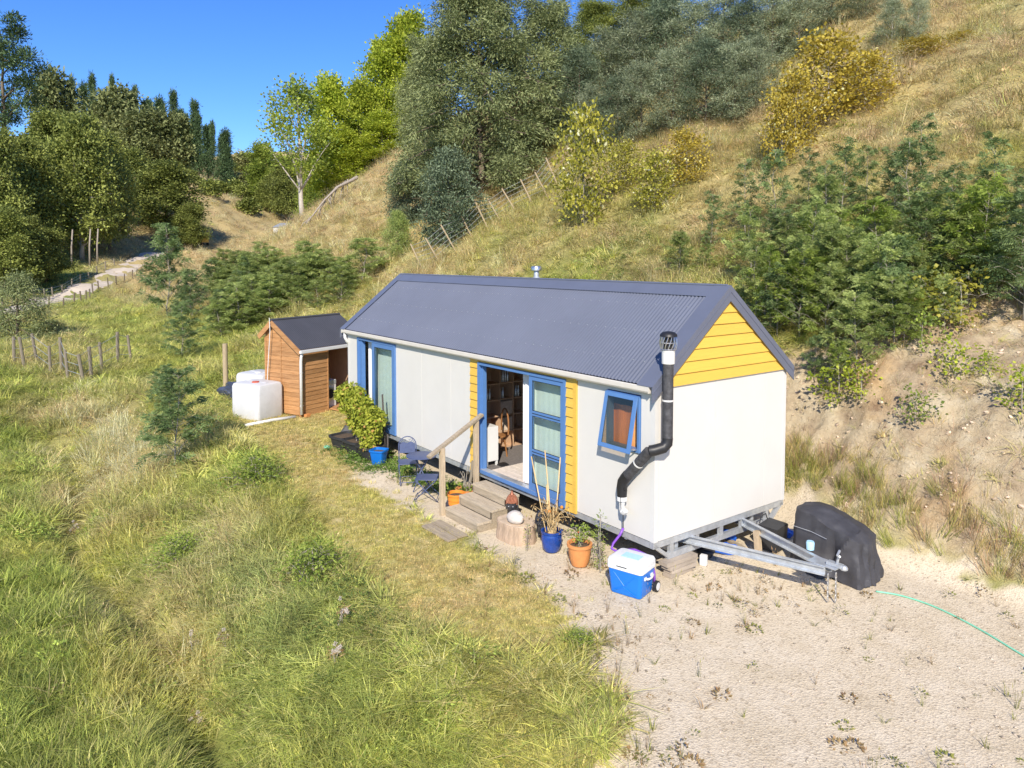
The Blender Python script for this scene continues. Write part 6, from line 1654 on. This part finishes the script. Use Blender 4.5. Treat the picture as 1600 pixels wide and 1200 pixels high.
def leaf_clump(seed, n, r_, h, L, W):
    g = np.random.default_rng(seed); a = g.uniform(0, 6.283, n); rr = r_ * np.sqrt(g.uniform(0, 1, n))
    c = np.stack([rr * np.cos(a), rr * np.sin(a), h * g.uniform(.1, 1, n) * (1.1 - (rr / r_) ** 2)], 1)
    d = unit(np.stack([np.cos(a), np.sin(a), g.uniform(-.1, .6, n)], 1) + rand_dirs(n, g) * .4)
    nr = rand_dirs(n, g) * .5 + np.array([0, 0, 1])
    V = leaf_quads(c, d, nr, g.uniform(*L, n), g.uniform(*W, n))
    F = [tuple(range(4 * i, 4 * i + 4)) for i in range(n)]
    return [tuple(v) for v in V], F, list(g.uniform(0, 1, n))

def grass_material(name, trans=.45):
    m, nt, b = new_mat(name); L = nt.links.new
    ac = nt.nodes.new('ShaderNodeAttribute'); ac.attribute_type = 'INSTANCER'; ac.attribute_name = 'tone'
    al = nt.nodes.new('ShaderNodeAttribute'); al.attribute_name = 'lv'
    hs = nt.nodes.new('ShaderNodeHueSaturation')
    mr = nt.nodes.new('ShaderNodeMapRange'); mr.inputs['To Min'].default_value = .55; mr.inputs['To Max'].default_value = 1.40
    L(al.outputs['Fac'], mr.inputs['Value']); L(mr.outputs[0], hs.inputs['Value'])
    m2 = nt.nodes.new('ShaderNodeMapRange'); m2.inputs['To Min'].default_value = .515; m2.inputs['To Max'].default_value = .475
    L(al.outputs['Fac'], m2.inputs['Value']); L(m2.outputs[0], hs.inputs['Hue'])
    L(ac.outputs['Color'], hs.inputs['Color']); L(hs.outputs[0], b.inputs['Base Color'])
    b.inputs['Roughness'].default_value = .6; b.inputs['Specular IOR Level'].default_value = .2
    tr = nt.nodes.new('ShaderNodeBsdfTranslucent'); L(hs.outputs[0], tr.inputs['Color'])
    mx = nt.nodes.new('ShaderNodeMixShader'); mx.inputs[0].default_value = trans
    L(b.outputs[0], mx.inputs[1]); L(tr.outputs[0], mx.inputs[2]); L(mx.outputs[0], nt.nodes['Material Output'].inputs['Surface'])
    return m
M['grass'] = grass_material('grass_blade')
M['weed'] = grass_material('weed_leaf_cover', .3)
M['pebble'] = grass_material('pebble_stone', .0)

def proto(name, vfl, mt):
    V, F, lv = vfl
    me = bpy.data.meshes.new(name); me.from_pydata([tuple(v) for v in V], [], F)
    at = me.attributes.new('lv', 'FLOAT', 'FACE'); at.data.foreach_set('value', np.array(lv, np.float32))
    me.materials.append(mt); me.update()
    return bpy.data.objects.new(name, me)       # source shape only; never linked to the scene itself

def scatter(name, protos, P, scale, rz, tilt, pick, tone, label, kind='stuff'):
    """one object of ground cover: points carry size, turn and colour; a node tree stands a tuft on each"""
    me = bpy.data.meshes.new(name)
    n = len(P)
    me.vertices.add(n); me.vertices.foreach_set('co', np.asarray(P, np.float32).ravel())
    def fa(nm, arr, ty='FLOAT', key='value'):
        a = me.attributes.new(nm, ty, 'POINT'); a.data.foreach_set(key, np.asarray(arr).ravel())
    fa('size', np.asarray(scale, np.float32).reshape(-1, 3), 'FLOAT_VECTOR', 'vector')
    rot = np.stack([tilt[:, 0], tilt[:, 1], rz], 1).astype(np.float32)
    fa('turn', rot, 'FLOAT_VECTOR', 'vector')
    fa('pick', pick.astype(np.int32), 'INT')
    fa('tone', np.concatenate([tone, np.ones((n, 1))], 1).astype(np.float32), 'FLOAT_COLOR', 'color')
    me.update()
    o = link_mesh(name, me)
    ng = bpy.data.node_groups.new(name, 'GeometryNodeTree')
    ng.interface.new_socket('Geometry', in_out='INPUT', socket_type='NodeSocketGeometry')
    ng.interface.new_socket('Geometry', in_out='OUTPUT', socket_type='NodeSocketGeometry')
    N = ng.nodes.new; L = ng.links.new
    gi = N('NodeGroupInput'); go = N('NodeGroupOutput')
    mp = N('GeometryNodeMeshToPoints'); L(gi.outputs[0], mp.inputs['Mesh'])
    gj = N('GeometryNodeJoinGeometry'); gti = []
    for p in reversed(protos):
        oi = N('GeometryNodeObjectInfo'); oi.inputs['Object'].default_value = p; oi.inputs['As Instance'].default_value = True
        L(oi.outputs['Geometry'], gj.inputs[0])
    ip = N('GeometryNodeInstanceOnPoints'); ip.inputs['Pick Instance'].default_value = True
    L(mp.outputs[0], ip.inputs['Points']); L(gj.outputs[0], ip.inputs['Instance'])
    def na(nm, ty):
        a = N('GeometryNodeInputNamedAttribute'); a.data_type = ty; a.inputs['Name'].default_value = nm; return a.outputs['Attribute']
    L(na('pick', 'INT'), ip.inputs['Instance Index'])
    er = N('FunctionNodeEulerToRotation'); L(na('turn', 'FLOAT_VECTOR'), er.inputs[0])
    L(er.outputs[0], ip.inputs['Rotation']); L(na('size', 'FLOAT_VECTOR'), ip.inputs['Scale'])
    L(ip.outputs[0], go.inputs[0])
    md = o.modifiers.new('cover', 'NODES'); md.node_group = ng
    tag(o, label, kind=kind)
    return o

def sample(d0, d1, per_m2, g):
    """random ground points in the wedge of the valley the photograph looks into"""
    half = R(41); area = half * (d1 ** 2 - d0 ** 2)
    n = int(area * per_m2)
    rr = np.sqrt(g.uniform(d0 ** 2, d1 ** 2, n)); th = g.uniform(-half, half, n)
    x = CAM[0] + rr * (fw0[0] * np.cos(th) + RT[0] * np.sin(th)); y = CAM[1] + rr * (fw0[1] * np.cos(th) + RT[1] * np.sin(th))
    return x, y

g = np.random.default_rng(77)
long_p = [proto('grass_tuft', blade_tuft(i, 26, .36, .11, .0125, 1.15, .55), M['grass']) for i in range(3)] + \
         [proto('grass_tuft', blade_tuft(5 + i, 24, .46, .10, .0085, .95, .5, seed_heads=.16), M['grass']) for i in range(2)] + \
         [proto('grass_tuft', blade_tuft(8, 24, .30, .10, .020, 1.2, .6), M['grass'])]
short_p = [proto('short_grass', blade_tuft(20 + i, 30, .085, .075, .0075, .9, .5, 2), M['grass']) for i in range(3)] + \
          [proto('short_grass', leaf_clump(24, 26, .07, .03, (.015, .03), (.012, .022)), M['weed'])]
weed_p = [proto('weed', leaf_clump(30, 40, .10, .07, (.03, .06), (.018, .032)), M['weed']), proto('weed', leaf_clump(31, 30, .08, .14, (.03, .06), (.012, .022)), M['weed']),
          proto('weed', blade_tuft(33, 12, .16, .03, .008, .9, .5, 2), M['weed']), proto('weed', blade_tuft(34, 8, .30, .03, .006, .4, .3, 3, .8), M['weed'])]
fern_p = [proto('leafy_cover', leaf_clump(40 + i, 130, .22, .22, (.03, .065), (.010, .020)), M['weed']) for i in range(2)] + \
         [proto('leafy_cover', leaf_clump(45, 90, .20, .20, (.03, .06), (.022, .038)), M['weed'])]

GREEN = np.array([.44, .51, .125]); LUSH = np.array([.345, .43, .095]); STRAW = np.array([.66, .53, .28]); YEL = np.array([.60, .56, .15]); PINK = np.array([.62, .48, .32]); BLUE = np.array([.33, .41, .18])
def tones(x, y, dry, g, spread=.24):
    n = len(x)
    d = np.clip(dry + g.normal(size=n) * spread, 0, 1)[:, None]
    base = GREEN * (1 - sstep(-6.5, -7.3, y))[:, None] + LUSH * sstep(-6.5, -7.3, y)[:, None]
    yl = sstep(.45, .62, fbm(x * .5, y * .5, 81, 3))[:, None]
    yl = yl * (1 - .6 * sstep(8, 14, y))[:, None]
    base = base * (1 - .45 * yl) + YEL * .45 * yl
    bl = np.exp(-(((x + 4.5) / 3.2) ** 2 + ((y + 4.5) / .8) ** 2))[:, None]
    base = base * (1 - .6 * bl) + BLUE * .6 * bl
    st = STRAW * (1 - .45 * sstep(.4, .65, fbm(x * .35, y * .35, 83, 3)))[:, None] + PINK * .45 * sstep(.4, .65, fbm(x * .35, y * .35, 83, 3))[:, None]
    c = base * (1 - d) + st * d
    c = c * (.80 + .52 * fbm(x * 1.6, y * 1.6, 85, 3) + .52 * (vnoise(x * 3.1, y * 3.1, 86) - .25) * .6)[:, None]
    c = c * (1 + .30 * np.exp(-(((x + 17.5) / 6.5) ** 2 + ((y + 4.6) / 1.1) ** 2)))[:, None]
    return np.minimum(.75, c * g.uniform(.50, 1.38, (n, 1)))

HOUSE_CLEAR = lambda x, y: ((x > -HL - .1) & (x < 0.1) & (y > -.15) & (y < HW + .1)) | ((x > -16.5) & (x < -13.9) & (y > -.2 - .35 * (x + 14) * 0) & (y < 2.6) & ((x + 14.05) * -.925 + (y + .09) * -.38 > -.02) & ((x + 14.05) * -.38 + (y + .09) * .925 > 0) & ((x + 14.05) * -.925 + (y + .09) * -.38 < 1.55))
def rings(dens, g):
    X = []; Y = []; S = []
    for d0, d1, per, sc in dens:
        x, y = sample(d0, d1, per, g); X.append(x); Y.append(y); S.append(np.full(len(x), sc))
    return np.concatenate(X), np.concatenate(Y), np.concatenate(S)

# long grass of the bank, the low field and the hill
x, y, s = rings(((2.5, 8, 190, 1.0), (8, 12, 140, 1.05), (12, 18, 80, 1.15), (18, 27, 29, 1.55), (27, 40, 13, 2.0), (40, 62, 7.0, 2.5), (62, 100, 3.4, 2.7), (100, 170, 1.1, 3.8), (170, 260, .45, 5.5)), g)
gm, cm, mm = gravel_mask(x, y), clay_mask(x, y), mown_mask(x, y)
road = np.full(len(x), 99.0)
for p in TR: road = np.minimum(road, np.hypot(x - p[0], y - p[1]))
ditch = np.exp(-((y + 6.1 + 0.35 * np.sin(x * 0.5)) / 0.36) ** 2) * (x > -16) * (.35 + .65 * sstep(.42, .56, fbm(x * .5, y * .1, 88, 2)))
keep = (g.uniform(size=len(x)) > ditch * 1.1) & (g.uniform(size=len(x)) > gm * 1.25) & (g.uniform(size=len(x)) > cm * .955) & (g.uniform(size=len(x)) > mm * 1.2) & ~HOUSE_CLEAR(x, y) & (road > 2.3) & ~((x > -9.5) & (y > -1.2) & (y < 4.2))
x, y, s = x[keep], y[keep], s[keep]
z = surf(x, y); n = len(x); dr = dry_mask(x, y); cm = clay_mask(x, y)
cl = fbm(x * .55, y * .55, 91, 3)
hgt = (.50 + .75 * sstep(.35, .68, cl)) * np.where(y < -6.6, 1.0, 1.0)
hgt *= 1 - .55 * np.exp(-((y - lin(x, MOWN_EDGE)) / .5) ** 2)                # trodden edge of the mown strip
hgt *= np.where((x > -2.5) & (y > -4.4) & (y < -1.5), .62, 1.0)
hgt *= np.where(cm > .3, .7, 1.0)
hgt *= 1 + .55 * np.exp(-(((x + 17.5) / 6.5) ** 2 + ((y + 4.6) / 1.1) ** 2))
hgt *= np.where(y > 6, .75 + .7 * sstep(.4, .7, vnoise(x * 1.3, y * 1.3, 97)), 1.0)
pick = np.where(dr + g.normal(size=n) * .2 > .55, g.integers(3, 5, n), g.integers(0, 3, n)); pick = np.where(g.uniform(size=n) < .18, 5, pick)
lean = fbm(x * .3, y * .3, 95, 2) - .5
tilt = np.stack([g.normal(size=n) * .22 + lean * 1.1, g.normal(size=n) * .22 - lean * .7], 1)
sz = s * g.uniform(.75, 1.25, n)
scatter('long_grass', long_p, np.stack([x, y, z - .02], 1), np.stack([sz, sz, (s ** .55) * hgt * g.uniform(.75, 1.25, n)], 1), g.uniform(0, 6.28, n), tilt, pick, tones(x, y, dr, g), 'long mixed green and straw coloured grass over the banks and the hill')
# mown strip
x, y, s = rings(((5, 12, 260, 1.0), (12, 18, 150, 1.15), (18, 27, 80, 1.4)), g)
mm = mown_mask(x, y); gm = gravel_mask(x, y)
fr = np.exp(-((y - lin(x, GRAVEL_EDGE)) / .28) ** 2) * (x > -10)
keep = ((g.uniform(size=len(x)) < mm * 1.1) | (g.uniform(size=len(x)) < fr * .55 * (gm > .2))) & ~HOUSE_CLEAR(x, y) & ((gm < .6) | (g.uniform(size=len(x)) < .12))
x, y, s = x[keep], y[keep], s[keep]; n = len(x); z = surf(x, y)
dd = np.clip(.62 + 1.3 * (fbm(x * .8, y * .8, 101, 4) - .5) + g.normal(size=n) * .12 - .35 * sstep(.5, .8, fbm(x * .35, y * .35, 103, 2)), 0, 1)
tn = (YEL * .5 + GREEN * .5) * (1 - dd[:, None]) + np.array([.58, .47, .23]) * dd[:, None]
tn *= 1.12 * g.uniform(.72, 1.25, (n, 1))
scatter('mown_grass', short_p, np.stack([x, y, z - .01], 1), np.stack([s, s, s * g.uniform(.5, 1.2, n)], 1), g.uniform(0, 6.28, n), g.normal(size=(n, 2)) * .15, g.integers(0, 4, n), tn, 'short dry mown grass strip along the house')
# low weeds and creeping green along the wall, sparse weeds on the gravel
x, y, s = rings(((4.5, 12, 130, 1.0), (12, 20, 70, 1.1)), g)
gm = gravel_mask(x, y)
wall = np.exp(-((x + 8.6) / 1.5) ** 2) * sstep(-1.35, -.9, y) * (y < .2) + .8 * np.exp(-(((x + 5.9) / .8) ** 2 + ((y + .25) / .35) ** 2)) + .30 * np.exp(-((y + .25) / .18) ** 2) * (x > -8) * (x < -.2)
pat = sstep(.52, .72, fbm(x * .7, y * .7, 111, 3))
near_bar = np.exp(-(((x - 1.2) / 1.3) ** 2 + ((y - 1.2) / 1.1) ** 2))
right = sstep(1.0, 4.0, x)
pr = wall * .95 + 1.5 * gm * (.02 + .16 * pat * (.35 + right) + .22 * near_bar * pat + .05 * near_bar)
edge = np.exp(-((y - lin(x, GRAVEL_EDGE) - .5) / .8) ** 2) * (x > -2)
pr = pr + edge * .55 * (.18 + pat)
path = np.exp(-((y - (-1.0)) / .35) ** 2) * (x > -6.5) * (x < 1.0)
pr = pr * (1 - .85 * path)
keep = (g.uniform(size=len(x)) < pr) & ~((x > -4.35) & (x < -3.0) & (y > -1.75) & (y < .1)) & ~((x > -HL) & (x < -.05) & (y > .1) & (y < HW))
x, y, s, wl = x[keep], y[keep], s[keep], wall[keep]; n = len(x); z = surf(x, y)
tn = np.where((g.uniform(size=n) < .55)[:, None], np.array([.22, .24, .06]), np.array([.30, .22, .10])) * g.uniform(.75, 1.25, (n, 1))
tn = np.where((wl > .3)[:, None], np.array([.15, .25, .05]) * g.uniform(.75, 1.3, (n, 1)), tn)
sc = s * np.where(wl > .3, g.uniform(.8, 1.5, n), g.uniform(.35, 1.1, n))
pk = g.integers(0, 4, n); pk = np.where(wl > .3, g.integers(0, 2, n), pk)
scatter('gravel_weeds', weed_p, np.stack([x, y, z - .005], 1), np.stack([sc, sc, sc], 1), g.uniform(0, 6.28, n), g.normal(size=(n, 2)) * .12, pk, tn, 'small weeds scattered over the gravel and along the house wall')
# leafy undergrowth: round the shed, under the saplings, in the long grass
x, y, s = rings(((4, 14, 14, 1.0), (14, 27, 16, 1.15), (27, 45, 7, 1.5), (45, 80, 2.2, 2.2)), g)
cm = clay_mask(x, y); gm = gravel_mask(x, y); mm = mown_mask(x, y)
q = sstep(.50, .70, fbm(x * .45, y * .45, 121, 3))
hill = sstep(5.5, 7, y) * (1 - sstep(10.5, 13.5, y)) * (x > -14)
shedz = np.exp(-(((x + 15) / 2.6) ** 2 + ((y + 1.2) / 1.3) ** 2)) + np.exp(-(((x + 20) / 7) ** 2 + ((y - 5.5) / 3) ** 2))
pr = .16 * q + .34 * sstep(.48, .62, fbm(x * .8, y * .8, 127, 3)) * (y < -2.8) * (y > -6.2) * (x > -13) + .55 * hill * (.4 + q) + .5 * shedz + .10 * q * (y < -6.4)
keep = (g.uniform(size=len(x)) < pr) & (cm < .25) & (gm < .1) & (mm < .25) & ~HOUSE_CLEAR(x, y) & ~((x > -9.5) & (y > -1.2) & (y < 4.2))
x, y, s = x[keep], y[keep], s[keep]; n = len(x); z = surf(x, y)
dk = sstep(.42, .62, fbm(x * .6, y * .6, 129, 2))[:, None]
tn = (np.array([.32, .43, .09]) * (1 - dk) + np.array([.13, .21, .055]) * dk) * g.uniform(.7, 1.4, (n, 1)) + np.array([.05, .03, 0]) * g.uniform(0, 1, (n, 1))
sc = s * g.uniform(.7, 1.4, n)
scatter('undergrowth', fern_p, np.stack([x, y, z - .02], 1), np.stack([sc, sc, sc], 1), g.uniform(0, 6.28, n), g.normal(size=(n, 2)) * .2, g.integers(0, 3, n), tn, 'leafy undergrowth on the slope and round the shed')
# stones and clods on the gravel pad and the clay bank
def stone(seed):
    m = MB().ico((0, 0, 0), 1, 1, (1, .8, .6), noise=.22, seed=seed); return m.v, m.f, [random.random() for _ in m.f]
stone_p = [proto('stone', stone(i), M['pebble']) for i in range(3)]
x, y, s = rings(((4, 9, 120, 1.0), (9, 14, 75, 1.0), (14, 24, 26, 1.2)), g)
gm, cm = gravel_mask(x, y), clay_mask(x, y)
cp = sstep(.35, .7, fbm(x * .9, y * .9, 131, 3))
keep = (g.uniform(size=len(x)) < gm * (.30 + .5 * cp) + cm * .9) & ~HOUSE_CLEAR(x, y)
x, y = x[keep], y[keep]; n = len(x); z = surf(x, y); cm = clay_mask(x, y)
sc = np.where(cm > .4, .012 + .045 * g.uniform(0, 1, n) ** 3, .006 + .022 * g.uniform(0, 1, n) ** 4)
tn = np.where((cm > .4)[:, None], np.array([.62, .50, .35]), np.array([.50, .43, .33])) * g.uniform(.45, 1.05, (n, 1))
scatter('loose_stones', stone_p, np.stack([x, y, z + sc * .1], 1), np.stack([sc, sc, sc], 1), g.uniform(0, 6.28, n), g.normal(size=(n, 2)) * .4, g.integers(0, 3, n), tn, 'loose stones and clods on the gravel and the clay bank')
# dry stalks and twigs over the clay bank and along its foot
x, y, s = rings(((6, 22, 60, 1.0),), g)
cm = clay_mask(x, y); ft_ = np.exp(-((y - lin(x, BANK_FOOT) - .25) / .5) ** 2) * (x > -9)
q = sstep(.42, .62, fbm(x * .9, y * .9, 141, 3))
keep = (g.uniform(size=len(x)) < cm * (.10 + .40 * q) + ft_ * .75) & (gravel_mask(x, y) < .75) & ~HOUSE_CLEAR(x, y)
x, y = x[keep], y[keep]; n = len(x); z = surf(x, y); ft_ = np.exp(-((y - lin(x, BANK_FOOT) - .25) / .5) ** 2)
dry_p = [proto('dry_stalks', blade_tuft(60 + i, 9, .42, .07, .006, .9, .55, 3, .3), M['grass']) for i in range(2)] + [proto('dry_stalks', blade_tuft(63, 22, .40, .08, .007, .6, .4), M['grass'])]
tn = np.where((g.uniform(size=n) < .35 + .3 * ft_)[:, None], np.array([.56, .48, .19]), np.array([.44, .31, .18])) * g.uniform(.7, 1.3, (n, 1))
tn = np.where((g.uniform(size=n) < .18 + .25 * ft_)[:, None], np.array([.34, .38, .09]), tn)
sc = g.uniform(.5, 1.1, n) * (1 + .35 * ft_)
scatter('dry_stalks', dry_p, np.stack([x, y, z - .01], 1), np.stack([sc, sc, sc * np.where(ft_ > .4, 1.25, .8)], 1), g.uniform(0, 6.28, n), np.stack([g.normal(size=n) * .3 + np.where(ft_ > .4, 0, .5), g.normal(size=n) * .3], 1), np.where(ft_ > .4, 2, g.integers(0, 2, n)), tn, 'dry stalks and twigs on the clay bank and along its foot')
